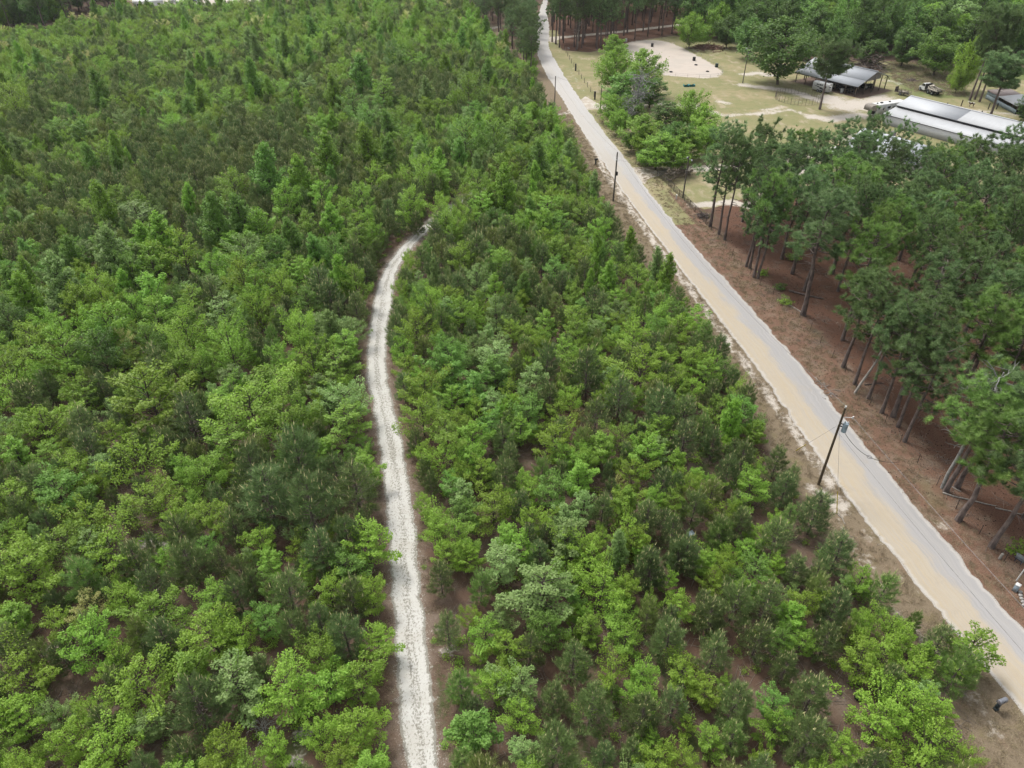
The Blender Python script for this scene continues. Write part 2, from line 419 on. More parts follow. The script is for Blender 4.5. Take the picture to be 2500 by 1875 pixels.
# nominal shapes: height and crown radius are remembered so that a placed tree can be scaled to the photograph
SHAPES = {}
def shp(kind, H, Rr, pair): SHAPES.setdefault(kind, []).append((H, Rr)); return pair
K_SAP = Kind('leafy_sapling', 'sapling', LEAF, [], M_BARK, [
    shp('sap', 5.2, 2.1, make_broadleaf(5.2, 2.1, .14, 'round', 36, 5600, .15, .25, .3, .5, 1.5)),
    shp('sap', 5.6, 2.0, make_broadleaf(5.6, 2.0, .12, 'round', 40, 5600, .15, .35, .3, .5, 1.5)),
    shp('sap', 4.8, 2.2, make_broadleaf(4.8, 2.2, .10, 'round', 32, 5400, .155, .3, .34, .45, 1.4)),
    shp('sap', 6.0, 1.9, make_broadleaf(6.0, 1.9, .12, 'cone', 44, 5400, .15, .22, .3, .55, 1.5)),
    shp('sap', 5.0, 2.1, make_broadleaf(5.0, 2.1, .12, 'round', 30, 4600, .155, .45, .25)),
    shp('sap', 6.2, 1.6, make_broadleaf(6.2, 1.6, .10, 'col', 40, 4800, .15, .3)),
    shp('sap', 4.4, 2.2, make_broadleaf(4.4, 2.2, .08, 'round', 34, 3400, .15, .4, .22, .5)),
] + [shp('sap', *hr, make_broadleaf(*hr, RNG.uniform(.08, .15), shape_, int(RNG.integers(28, 44)), int(RNG.integers(4200, 5600)), RNG.uniform(.14, .165), RNG.uniform(.2, .45), RNG.uniform(.24, .34), RNG.uniform(.35, .7), RNG.uniform(1.1, 2.0))) for hr, shape_ in (((5.4, 1.9), 'round'), ((6.2, 1.7), 'cone'), ((5.0, 2.0), 'round'), ((5.8, 1.8), 'col'), ((4.6, 2.1), 'round'))], 'leafy saplings in the young forest')
K_CON = Kind('conical_tree', 'tree', LEAF, [], M_BARK, [
    shp('con', 9.0, 2.7, make_broadleaf(9.0, 2.7, .06, 'cone', 110, 11000, .25, .08, .34, .6, 2.2)),
    shp('con', 8.0, 2.5, make_broadleaf(8.0, 2.5, .06, 'cone', 100, 10000, .24, .12, .34, .6, 2.2)),
    shp('con', 8.6, 2.3, make_broadleaf(8.6, 2.3, .06, 'cone', 100, 9500, .24, .14, .34, .6, 2.2)),
], 'conical young hardwoods rising over the forest')
K_PIN = Kind('young_pine', 'pine tree', NEEDLE, [M_CANDLE], M_PINEBARK, [
    shp('pin', 5.0, 1.75, make_young_pine(5.0, 1.75, 9)),
    shp('pin', 5.6, 1.8, make_young_pine(5.6, 1.8, 10)),
    shp('pin', 4.4, 1.7, make_young_pine(4.4, 1.7, 8)),
    shp('pin', 5.2, 1.9, make_young_pine(5.2, 1.9, 9)),
    shp('pin', 4.8, 1.6, make_young_pine(4.8, 1.6, 8, .85)),
] + [shp('pin', *q[:2], make_young_pine(*q)) for q in ((5.3, 1.6, 9, .8), (4.9, 1.95, 8, 1.0), (5.8, 1.7, 11, .9))], 'young pines of the plantation')
K_TAL = Kind('tall_pine', 'pine tree', NEEDLE, [], M_PINEBARK, [
    shp('tal', 16.0, 3.2, make_tall_pine(16.0, 3.2, .44, 31, .6, 1.15)),
    shp('tal', 17.0, 3.5, make_tall_pine(17.0, 3.5, .42, 34, .6, 1.1)),
    shp('tal', 15.0, 2.9, make_tall_pine(15.0, 2.9, .46, 30, .6, 1.15)),
    shp('tal', 14.0, 3.3, make_tall_pine(14.0, 3.3, .42, 32, .5, 1.3)),
    shp('tal', 17.5, 3.0, make_tall_pine(17.5, 3.0, .48, 31, .6, 1.15)),
    shp('tal', 13.0, 3.4, make_tall_pine(13.0, 3.4, .55, 26, .45)),
    shp('tal', 15.5, 4.0, make_tall_pine(15.5, 4.0, .36, 26, .45, .9)),
    shp('tal', 14.0, 3.6, make_tall_pine(14.0, 3.6, .52, 54, .40, 2.2)),
], 'grown pines')
K_HAR = Kind('hardwood_tree', 'tree', LEAF, [], M_BARK, [
    shp('har', 12.0, 5.2, make_broadleaf(12, 5.2, .16, 'round', 90, 9500, .40, .12, .28, .35, 2.4)),
    shp('har', 14.0, 4.8, make_broadleaf(14, 4.8, .14, 'round', 100, 9500, .40, .15, .28, .35, 2.4)),
    shp('har', 11.0, 5.6, make_broadleaf(11, 5.6, .16, 'round', 86, 9500, .40, .12, .30, .35, 2.4)),
    shp('har', 15.0, 4.0, make_broadleaf(15, 4.0, .12, 'col', 96, 9000, .38, .18, .30, .35, 2.4)),
], 'grown hardwood trees')

# ------------------------------------------------------------------ lines and areas of the ground, read off the photograph
def poly(pts): return np.array([G(*p) for p in pts])
def in_poly(P, pg):
    P = np.atleast_2d(P); x, y = P[:, 0], P[:, 1]; c = np.zeros(len(P), bool); j = len(pg) - 1
    for i in range(len(pg)):
        xi, yi = pg[i]; xj, yj = pg[j]
        c ^= ((yi > y) != (yj > y)) & (x < (xj - xi) * (y - yi) / (yj - yi + 1e-12) + xi); j = i
    return c
def seg_d(P, L):
    P = np.atleast_2d(P); d = np.full(len(P), 1e9)
    for a, b in zip(L[:-1], L[1:]):
        ab = b - a; t = np.clip(((P - a) @ ab) / (ab @ ab + 1e-12), 0, 1); d = np.minimum(d, np.hypot(*(P - a - t[:, None] * ab).T))
    return d
def sdist(P, pg):
    d = seg_d(P, np.vstack([pg, pg[:1]])); return np.where(in_poly(P, pg), -d, d)

ROAD = [(0, 1326, 1338), (24, 1318, 1333), (52, 1310, 1339), (76, 1304, 1341), (92, 1306, 1340), (111, 1311, 1339), (134, 1313, 1348), (158, 1322, 1362), (190, 1338, 1381), (221, 1359, 1402), (264, 1386, 1432),
        (329, 1427, 1480), (397, 1472, 1535), (476, 1526, 1590), (582, 1604, 1676), (716, 1707, 1801), (895, 1846, 1958), (1050, 1953, 2083), (1183, 2045, 2191), (1270, 2110, 2263), (1379, 2196, 2358), (1482, 2282, 2448), (1618, 2394, 2570), (1793, 2535, 2730), (1990, 2690, 2910)]
ROAD_L = np.array([G(a, y) for y, a, b in ROAD]); ROAD_R = np.array([G(b, y) for y, a, b in ROAD]); ROAD_C = (ROAD_L + ROAD_R) / 2
TRACK = [(1990, 1008, 1088), (1870, 993, 1070), (1782, 978, 1067), (1664, 967, 1052), (1546, 966, 1040), (1429, 956, 1026), (1311, 947, 1017), (1194, 937, 1002), (1076, 923, 981), (976, 908, 957), (927, 895, 946), (855, 897, 942), (797, 902, 948), (739, 910, 959), (696, 921, 962), (652, 941, 973), (609, 972, 1003), (580, 1003, 1028), (551, 1034, 1060), (509, 1092, 1112), (480, 1135, 1153), (462, 1175, 1190)]
TRACK_L = np.array([G(a, y) for y, a, b in TRACK]); TRACK_R = np.array([G(b, y) for y, a, b in TRACK]); TRACK_C = (TRACK_L + TRACK_R) / 2

FOREST = poly([(-500, 1990), (2385, 1990), (2330, 1760), (2385, 1640), (2165, 1500), (2015, 1340), (1945, 1180), (1815, 1000), (1730, 840), (1625, 705), (1500, 560), (1440, 455), (1385, 345), (1308, 222), (1240, 140), (1188, 95), (1165, 45), (1120, 8), (960, 6), (560, 26), (400, 34), (300, 38), (250, 52), (120, 92), (-160, 98), (-420, 600)])
STAND = poly([(1745, 500), (1775, 590), (1858, 690), (1962, 770), (2062, 895), (2150, 1005), (2310, 1215), (2440, 1360), (2560, 1470), (2900, 1400), (2800, 700), (2650, 505), (2400, 495), (2200, 492), (2080, 470), (1950, 470), (1830, 485)])
PASTURE = poly([(1352, 122), (1440, 128), (1560, 100), (1640, 88), (1760, 95), (1850, 118), (1905, 150), (2020, 150), (2200, 150), (2330, 170), (2420, 165), (2620, 170), (2900, 330), (2700, 470), (2400, 470), (2200, 460), (2080, 450), (1950, 460), (1830, 480), (1750, 505), (1700, 500), (1640, 470), (1600, 420), (1605, 400), (1540, 398), (1520, 360), (1470, 290), (1455, 272), (1440, 250), (1405, 200), (1370, 150)])
FARPINE = poly([(1345, 98), (1365, 118), (1440, 127), (1560, 98), (1640, 84), (1730, 78), (1790, 40), (1760, -20), (1700, -30), (1340, -30), (1345, 50)])
BACKWOOD = poly([(1600, 92), (1740, 96), (1850, 122), (1880, 92), (1990, 128), (2170, 140), (2250, 150), (2330, 158), (2400, 150), (2500, 152), (2800, 150), (2700, -20), (2300, -30), (1780, -30), (1780, 30)])
STRIP = poly([(1243, 40), (1296, 28), (1298, 78), (1306, 130), (1307, 182), (1290, 184), (1262, 140), (1240, 100)])
DARKWOOD = poly([(-160, 92), (60, 80), (140, 78), (250, 40), (290, 22), (250, -10), (-160, -10)])
TOPWOOD = poly([(960, 4), (1120, 6), (1165, 42), (1188, 92), (1225, 80), (1215, 40), (1235, 10), (1325, -6), (1290, -40), (960, -40)])

# ------------------------------------------------------------------ where the trees stand: crowns read off the photograph tile by tile
TILES = {  # x0, y0, scale, entries "kind x y radius" (tile pixels). P O K pines; B L C S Y D leafy; X cone green, Z cone sage
 'a': (0, 450, .2893, "X1820,280,150 X2050,270,130 X1400,440,130 Z1330,300,60 X1190,500,110 Z930,560,140 X630,570,95 X80,850,90 X230,920,130 Z470,820,150 B1300,660,140 L1540,580,160 K1530,780,85 C1100,740,130 X1030,850,80 L860,900,150 L640,1010,130 B1300,940,170 L930,1060,120 B1350,1130,150 B900,1190,170 O1790,950,120 B1650,1010,110 Y1610,930,45 B1960,520,100 S2080,580,140 B2150,420,100 L2050,810,150 B2140,1010,110 S1890,1110,130 B560,1260,150 L250,1360,160 B330,1230,110 B560,1460,190 D860,1440,170 Y1040,1340,90 L1590,1260,160 B1550,1460,150 O1330,1530,140 B1950,1380,180 B1700,1570,140 O2150,1410,80 D100,1150,150 O50,1280,80 L80,1580,150 C900,1320,120 C1250,1330,120 O1700,740,90 B1800,740,110 K1450,1000,70 D2090,1190,90 B400,1180,100 L740,1130,110"),
 'b': (600, 450, .2893, "B330,150,130 B130,370,140 X400,450,100 B520,360,110 B650,120,110 X750,340,110 B960,130,110 K1200,240,90 B1060,310,90 L1380,190,120 B940,410,130 B1080,450,80 X610,580,100 C750,580,120 O540,620,110 O920,600,120 B360,710,110 C290,570,100 B470,770,100 K620,870,150 K720,970,140 B920,840,120 O790,1110,90 O930,1050,110 B100,880,120 L320,890,120 L120,1070,120 L450,1240,150 Z750,1220,110 B820,1380,120 B560,1340,100 L560,1510,140 B290,1490,120 O80,1340,90 B50,1460,80 O880,1520,70 D240,560,100 B820,250,90 D480,150,90 "
   "L1375,700,75 O1490,470,120 B1690,300,110 B1980,200,100 L1630,190,90 O1490,640,90 O1600,410,90 O1950,570,140 K1590,720,90 L1850,630,110 K1800,870,100 S1960,830,110 B2110,900,110 B2130,660,100 O1350,810,80 L1310,910,70 L1550,1010,110 K1670,880,80 B1410,1040,60 B1830,1090,120 K1900,1250,80 S2120,1090,120 L1440,1230,150 B1340,1430,110 C1700,1450,150 S1930,1410,90 S2080,1500,140 L1390,1580,120 Y1560,1610,50 O1300,1130,80 B1960,1010,90 O1730,640,90 B1760,420,90 O2010,380,80 L1850,300,90 O1440,330,70"),
 'c': (0, 900, .5877, "L60,100,80 O120,140,75 B350,110,80 K420,90,60 L620,110,130 K790,210,100 L190,230,90 B60,300,60 L560,390,110 O360,250,80 L310,430,80 C250,500,100 O150,480,70 L1030,180,140 B1180,210,110 B1100,90,110 B960,330,90 K1060,430,110 K1230,370,115 K1110,530,125 K1280,570,130 O1480,490,105 B860,430,75 L640,540,90 S1440,130,85 B1440,240,80 L1530,720,85 K1440,700,75 K1330,760,90 L880,610,75 L370,640,95 L750,640,60 O970,660,60 L1080,720,60 S1040,790,42 O790,800,90 L470,760,110 O560,800,80 B280,720,90 L110,830,125 O920,800,50 K640,900,80 B880,960,75 K990,940,75 O1200,930,90 O1460,950,75 L1370,930,70 L1550,940,65 B640,1010,95 Y370,990,65 L260,1060,80 C1110,1040,70 K1440,1110,95 B400,1130,105 K680,1130,90 L880,1110,105 L1000,1110,70 O1220,1080,70 B60,1050,80 O50,1150,85 L110,1270,115 L490,1220,70 O500,1310,70 L600,1330,115 K820,1400,125 S1010,1310,105 L1210,1340,105 B1370,1320,90 B1490,1290,100 L80,1450,90 L380,1430,55 L300,1540,85 O430,1480,70 L460,1590,110 O760,1610,80 L920,1610,95 L1140,1590,65 L1330,1530,65 L1500,1500,90 L1420,1630,75 L100,1640,60 L420,1640,60 B1250,170,70 K190,640,55"),
 'd': (1000, 850, .3617, "L90,280,120 Y140,190,45 C250,110,140 S430,90,80 C590,170,140 K920,100,115 K1200,170,140 L1560,130,160 L1900,90,95 B2000,160,110 C440,270,120 S850,230,130 S550,380,90 C790,440,125 K1420,330,125 K1680,410,140 O1850,450,110 L1080,340,80 Y1130,460,38 L1000,450,90 O1260,460,105 B1290,680,115 B1560,650,75 S1690,690,75 K1850,620,115 B250,570,140 B430,620,110 O640,620,95 B740,560,90 L980,630,140 B1050,740,90 B1150,880,120 K2050,650,85 L2140,650,45 K2150,850,100 L480,850,105 O640,870,110 B760,880,70 C950,970,125 Y1400,920,50 L1440,1040,85 B1630,1020,75 K1710,910,90 L1910,940,75 O1920,1070,105 B1790,1050,80 O1590,1130,90 O1300,1090,90 L560,1060,125 S1050,1150,105 L830,1160,105 L1080,1330,130 C380,1140,110 L190,1230,105 B340,1280,120 L250,1390,100 L1480,1250,115 K1820,1390,105 B1560,1390,60 O2080,1240,95 L1990,1450,65 K1610,1490,120 S600,1450,130 S850,1590,110 K880,1400,85 L1300,1570,110 L1450,1600,75 L120,770,60 O150,920,65 L95,1060,60 L1700,80,90 O1800,260,70 L1900,300,80"),
 'e': (1250, 1200, .5651, "S240,200,90 B490,40,65 O580,120,70 L520,210,65 K740,270,85 B820,310,45 G890,190,65 L920,280,45 B960,80,45 L1060,190,45 O1140,200,85 K1310,90,85 K1410,270,85 L1130,320,45 O1230,340,60 O1320,370,55 L860,400,45 S1210,440,34 O960,480,95 K600,330,75 B680,390,45 S120,450,120 L380,420,100 L490,440,55 G1600,430,75 K1390,500,80 L1640,600,65 O870,700,80 O680,640,90 L720,500,55 O1060,640,75 B1250,650,55 O1350,650,75 O1180,760,65 W1440,620,50 L1520,730,85 L1610,690,75 L1730,770,75 G1920,770,95 O260,740,85 L430,770,75 B480,640,70 O1290,880,95 C1130,920,70 B920,840,28 O960,920,95 K700,920,75 L750,1010,42 L1590,980,110 B860,1080,55 O340,930,105 O180,900,75 L30,970,65 O560,970,95 L1850,980,65 L1800,1080,110 L1620,1140,65 O1280,1070,115 L1430,1120,62 B590,1080,50 O180,1110,110 K400,1150,65 L730,1160,60 L1080,1160,45 L1960,1150,55 O80,690,70 B330,600,70 L1700,640,40 G1740,560,30"),
 'f': (600, 0, .2893, "X660,1290,120 X490,1490,120 X1040,1220,110 X1180,1290,90 X1210,1060,80 X740,1490,60 L1110,1500,110 L1500,1480,130 B1650,1480,100 B1990,1600,130 B2150,1430,100 X1460,1130,70 B1500,1230,80 C1850,1160,130 C2100,1190,130 X760,770,90 B1140,780,110 X1000,640,140 B1340,370,110 D1240,480,110 B1330,510,60 B1880,770,120 X1700,560,65 B1890,190,90 B1660,160,80 B1440,150,70 B1170,110,70 X1130,310,45 L630,370,70 X570,240,60 L430,250,70 X520,160,45 L280,520,40 L440,370,60 C900,900,110 C1000,1010,100 B2130,960,100 W1460,870,32 X185,1450,150 X1010,1180,80 C1130,900,80"),
 'g': (0, 0, .2893, "L110,860,120 L30,1040,60 L560,1190,60 L310,1510,80 X930,1080,45 X1580,930,60 L1850,990,80 X2130,430,40 L2050,630,80 L1720,780,50 X1220,980,40 X240,630,50 L840,740,60 L930,590,40 X1480,1320,45 X1400,1310,45 L1190,1430,50 B1960,1580,130 L1330,650,60 L1200,280,80 L470,380,60 Y360,470,30 L700,280,70 L1080,250,60 B560,230,70 L230,420,60 L950,380,50"),
}
TREES = []   # (kind, colour, x, y, H, R, apparent radius)
def addtree(kind, c, x, y, H, Rr):
    px, py, zc = PX(x, y, H * .5); TREES.append([kind, c, x, y, H, Rr, Rr * F / zc, px, py])
GAPS = [(2000, 1370, 3), (1690, 1320, 2.2), (1830, 1700, 3), (1700, 1150, 2.5), (330, 1330, 2.8), (480, 1490, 2.4), (520, 1090, 2), (1660, 1440, 2), (1860, 1275, 2), (1110, 1650, 2.4), (2050, 1720, 3), (90, 1500, 2.2), (620, 1790, 2), (1690, 1620, 2.2), (250, 1700, 2.4), (1830, 1130, 2), (1265, 1110, 1.5), (1070, 1400, 1.5), (730, 1810, 1.8), (1115, 1490, 2)]
for x0, y0, sc, ent in TILES.values():
    for e in ent.split():
        c = e[0]; x, y, r = [float(q) for q in e[1:].split(',')]
        px, py, rp = x0 + x * sc, y0 + y * sc, r * sc
        for it in range(2):
            z = 3.0 if it == 0 else H * .55
            g = G(px, py, z); zc = PX(g[0], g[1], z)[2]; Rm = float(np.clip(1.1 * rp * zc / F, .7, 3.8))
            if c in 'XZ': H = min(12.5, Rm * 3.4 + .8); kind = 'con'
            elif c in 'POKGW': H = Rm * 2.05 + 1.3; kind = 'pin'
            else: H = Rm * (2.35 if y0 < 900 and x0 < 700 and y0 + y * sc < 900 else 1.75) + 1.4; kind = 'sap'
        cc = {'X': 'M' if RNG.random() < .65 else 'C', 'Z': 'S', 'P': 'O'}.get(c, c)
        if c == 'B' and y0 < 900 and x0 < 700 and y0 + y * sc < 900 and RNG.random() < .7: cc = 'M'
        addtree(kind, cc, g[0], g[1], H, Rm)
TRK_PX = np.array([((a + b) / 2, y, b - a) for y, a, b in TRACK if y > 540]); TRK_D = np.linspace(0, 1, 160)
TRK_S = np.column_stack([np.interp(TRK_D * (len(TRK_PX) - 1), np.arange(len(TRK_PX)), TRK_PX[:, k]) for k in range(3)])
def hides_track(x, y, H, Rr):
    px, py, zc = PX(x, y, H * .55); rp = Rr * F / zc * .86
    for qx, qy in ((1998, 1183), (2022, 1115), (1985, 1200), (2045, 1225), (2044, 1254), (1687, 1306), (1942, 1101), (2094, 1703), (2432, 1725), (340, 1335)):
        if ((qx - px) / rp) ** 2 + ((qy - py) / (rp * 1.05)) ** 2 < 1.1: return True
    return bool((((TRK_S[:, 0] - px) / (rp + TRK_S[:, 2] * .25)) ** 2 + ((TRK_S[:, 1] - py) / (rp * 1.05)) ** 2 < 1).any())
TREES[:] = [t for t in TREES if not hides_track(t[2], t[3], t[4], t[5] * .72)]
N_HAND = len(TREES)

class Field:
    """keeps crowns apart while the rest of an area is filled"""
    def __init__(s, cell=4.0): s.c = cell; s.g = {}
    def add(s, x, y, r): s.g.setdefault((int(x // s.c), int(y // s.c)), []).append((x, y, r))
    def free(s, x, y, r, k):
        a, b = int(x // s.c), int(y // s.c)
        for i in (-1, 0, 1):
            for j in (-1, 0, 1):
                for (u, v, q) in s.g.get((a + i, b + j), ()):
                    if (u - x) ** 2 + (v - y) ** 2 < (k * (q + r)) ** 2: return False
        return True
fld = Field()
for t in TREES: fld.add(t[2], t[3], t[5])
for a, b, r in GAPS: g = G(a, b); fld.add(g[0], g[1], r)
lo, hi = FOREST.min(0), FOREST.max(0)
cand = RNG.uniform(lo, hi, (150000, 2)); cand = cand[in_poly(cand, FOREST)]
cand = cand[(sdist(cand, FOREST) < -.7) & (seg_d(cand, TRACK_C) > 2.5)]
cand = cand[np.abs(cand[:, 0]) < 30 + cand[:, 1] * .80]
hue_n = RNG.uniform(0, 6.3, 6)
for x, y in cand:
    u = .5 + .28 * sin(x * .075 + hue_n[0] + 1.3 * sin(y * .05)) + .26 * sin(y * .06 + hue_n[1] + x * .035) + .16 * sin(x * .21 + y * .17 + hue_n[2])     # loose patches of one kind
    px, py, _ = PX(x, y, 2.5)
    if y > 215: pp = .42
    elif y > 104: pp = (.78 if py > 150 else .6) * (.72 if px > 1120 else 1.0)
    elif px < 950: pp = .25 if y > 62 else .38
    else: pp = .42
    pine = RNG.random() < (pp * (.42 + 1.1 * u) if y > 104 else pp * (.55 + .9 * u))
    r = float(np.clip(RNG.normal(1.55 if y > 104 else 1.45, .3), .75, 2.2)) if pine else float(np.clip(RNG.normal(1.95 if y > 104 else 1.6, .6 if y > 104 else .4), .7, 3.3))
    if hides_track(x, y, r * 2 + 1.4, r): continue
    if not fld.free(x, y, r, (.60 if y > 100 else .64)): continue
    fld.add(x, y, r)
    if pine: addtree('pin', RNG.choice(list('OOOKKGW') if y < 104 else list('OOOOKKW')), x, y, r * 2.05 + 1.3 + RNG.normal(0, .3), r)
    elif RNG.random() < (.22 if y > 90 else .03): addtree('con', RNG.choice(list('BMCS')), x, y, r * 3.1 + RNG.uniform(.5, 2), r * .85)
    else: addtree('sap', RNG.choice(list('BBBLLCS') if y < 215 else list('LLLLLLBBBBBBBY')), x, y, r * 1.75 + 1.4 + RNG.normal(0, .4), r)
print('forest trees', len(TREES), 'hand', N_HAND)

# grown trees -------------------------------------------------------
def addbig(kind, c, px, py, H, Rr, base=True):
    g = G(px, py) if base else G(px, py, H * .6); addtree(kind, c, g[0], g[1], H, Rr)
N0 = len(TREES)
f2 = Field(6.0)
STANDPX = [(1734, 553, 17, 3.6), (1755, 572, 17.5, 3.0), (1769, 586, 17, 2.8), (1822, 651, 14, 3.2), (1830, 655, 17, 2.8), (1840, 677, 16, 3.0), (1850, 680, 13, 2.6), (1960, 769, 18, 3.9), (1934, 668, 16, 3), (2031, 668, 17, 3.4), (2058, 897, 13.2, 3.3),
           (2115, 700, 15, 3), (2141, 690, 16, 3.2), (2086, 938, 14, 2.4), (2120, 973, 13, 2.2), (2152, 1008, 14, 3.0), (2180, 1017, 15, 3.2), (2192, 1042, 12, 2.2), (2208, 1078, 12.5, 2.8), (2308, 1200, 14, 3.2), (2336, 1190, 15, 3.0), (2339, 1270, 13.5, 3.2), (2420, 1336, 15, 3.0), (2431, 878, 17, 3.2), (2347, 955, 16, 3.0), (2322, 998, 15, 3), (2235, 850, 16, 3.4), (2290, 880, 15, 3), (2480, 1170, 15, 3.4), (2500, 1265, 14, 3), (2470, 1020, 16, 3.6), (2390, 1050, 15, 3)]
for px, py, H, Rr in STANDPX:
    addbig('tal', RNG.choice(list('TTKG')), px, py, H, Rr); f2.add(TREES[-1][2], TREES[-1][3], 2.2)
lo, hi = STAND.min(0), STAND.max(0); cand = RNG.uniform(lo, hi, (9000, 2)); cand = cand[(sdist(cand, STAND) < -2.0)]
for x, y in cand:
    if abs(x) > 30 + y * .80 or not f2.free(x, y, 2.7 if y > 88 else 3.7, 1.0): continue
    f2.add(x, y, 2.1); H = RNG.uniform(13, 17) - (1.5 if y > 118 else 0)
    addtree('tal', RNG.choice(list('TTTKG')), x, y, H, RNG.uniform(2.3, 3.3))
print('stand', len(TREES) - N0); N1 = len(TREES)
addbig('tal', 'K', 2001, 267, 15.5, 4.3); LONE = len(TREES) - 1
addbig('tal', 'T', 2414, 291, 14.0, 4.6)
for a, b, H in ((2367, 245, 21), (2379, 243, 20), (2391, 249, 20.5)): addbig('tal', 'K', a, b, H, 3.9)
for a, b in ((1348, 102), (1357, 108), (1420, 117), (1478, 119), (1466, 117)): addbig('tal', 'T', a, b, 19, 3.0)
f3 = Field(6.0)
lo, hi = FARPINE.min(0), FARPINE.max(0); cand = RNG.uniform(lo, hi, (1500, 2)); cand = cand[in_poly(cand, FARPINE)]
DRIVE_FAR = poly([(1338, 95), (1372, 91), (1425, 86), (1530, 76), (1640, 63), (1720, 54)])
for x, y in cand:
    if not f3.free(x, y, 2.1, 1.0) or seg_d((x, y), DRIVE_FAR)[0] < 3.2 or (y > 330 and RNG.random() < .3): continue
    f3.add(x, y, 2.1); addtree('tal', RNG.choice(list('TTK')), x, y, RNG.uniform(17, 21), RNG.uniform(2.5, 3.3))
for k_ in range(44):                                                 # the darker wood closing the view behind the pine row
    g = G(RNG.uniform(1375, 1800), RNG.uniform(24, 54))
    if seg_d(g, DRIVE_FAR)[0] > 5 and f3.free(g[0], g[1], 2.2, 1.0): f3.add(g[0], g[1], 2.2); addtree('har', 'D', g[0], g[1], RNG.uniform(12, 16), RNG.uniform(3.6, 5))
lo, hi = STRIP.min(0), STRIP.max(0); cand = RNG.uniform(lo, hi, (300, 2)); cand = cand[in_poly(cand, STRIP)]
for x, y in cand:
    if f3.free(x, y, 2.0, 1.0): f3.add(x, y, 2.0); addtree('tal', RNG.choice(list('TK')), x, y, RNG.uniform(9, 14), RNG.uniform(2.3, 3))
for a, b, r in ((1291, 127, 20), (1302, 168, 12), (1292, 95, 18), (1299, 150, 14)):
    g = G(a, b, 3); Rm = r * PX(g[0], g[1], 3)[2] / F; addtree('har', 'B', g[0], g[1], Rm * 2 + 1, Rm)
lo, hi = TOPWOOD.min(0), TOPWOOD.max(0); cand = RNG.uniform(lo, hi, (900, 2)); cand = cand[in_poly(cand, TOPWOOD)]
for x, y in cand:
    if f3.free(x, y, 2.4, 1.0): f3.add(x, y, 2.4); addtree('tal', RNG.choice(list('TK')), x, y, RNG.uniform(10, 14), RNG.uniform(2.5, 3.3))
print('tall', len(TREES) - N0)
# hardwoods: roadside clump, pasture edge, far woods
for px, py, r, c, k in ((1505, 118, 33, 'B', 2), (1500, 168, 44, 'B', 2), (1573, 172, 50, 'B', 2), (1518, 218, 44, 'C', 2), (1590, 222, 34, 'D', 2), (1492, 262, 34, 'B', 1.9), (1565, 318, 44, 'B', 2), (1626, 284, 38, 'D', 1.8), (1690, 266, 44, 'B', 2.1), (1722, 296, 40, 'L', 2), (1655, 338, 42, 'D', 2), (1606, 366, 44, 'B', 1.9), (1650, 380, 40, 'B', 1.8), (1680, 350, 38, 'B', 1.9), (1728, 338, 38, 'B', 1.9), (1512, 296, 30, 'B', 1.9), (1585, 345, 36, 'L', 1.9), (1543, 262, 32, 'C', 1.9), (1545, 345, 24, 'D', 1.7), (1570, 380, 22, 'D', 1.6),
                       (1917, 116, 77, 'D', 1.75), (1688, 70, 34, 'B', 2.2), (1718, 82, 22, 'B', 2), (2372, 150, 34, 'L', 3.3), (2345, 190, 26, 'L', 2.4), (2300, 120, 50, 'C', 2), (2215, 110, 34, 'D', 2.4), (2050, 90, 36, 'D', 2.6), (2330, 60, 50, 'S', 2), (2520, 262, 36, 'D', 1.5), (2130, 125, 30, 'D', 2), (1980, 110, 30, 'D', 2), (1830, 88, 40, 'D', 2.1), (1780, 72, 32, 'D', 2.2), (2260, 60, 48, 'B', 2.1), (2440, 70, 46, 'B', 2.0)):
    g = G(px, py, 5); Rm = r * PX(g[0], g[1], 5)[2] / F; H = Rm * k + .6; g = G(px, py, H * .55)
    addtree('har', c, g[0], g[1], H, Rm); f3.add(g[0], g[1], Rm * .7)
for P_, n, sp in ((BACKWOOD, 6000, 3.1), (DARKWOOD, 3000, 3.0)):
    lo, hi = P_.min(0), P_.max(0); cand = RNG.uniform(lo, hi, (n, 2)); cand = cand[in_poly(cand, P_)]
    for x, y in cand:
        if abs(x) > 20 + y * .82 or not f3.free(x, y, sp, .95): continue
        f3.add(x, y, sp)
        if P_ is DARKWOOD and RNG.random() < .55: addtree('tal', 'K', x, y, RNG.uniform(15, 19), RNG.uniform(3, 3.8)); continue
        addtree('har', RNG.choice(list('DDDDDBC') if P_ is BACKWOOD else list('DDDB')), x, y, RNG.uniform(12, 18), RNG.uniform(4, 5.6))
for k_ in range(420):                                                # woods beyond the frame, for views from beside the photograph's
    g = (RNG.uniform(-330, 330), RNG.uniform(392, 470))
    if f3.free(g[0], g[1], 3.2, 1.0): f3.add(g[0], g[1], 3.2); addtree('har', RNG.choice(list('DDB')), g[0], g[1], RNG.uniform(10, 15), RNG.uniform(4, 5.5))
print('all trees', len(TREES), {k: sum(t[0] == k for t in TREES) for k in ('sap', 'pin', 'con', 'tal', 'har')})

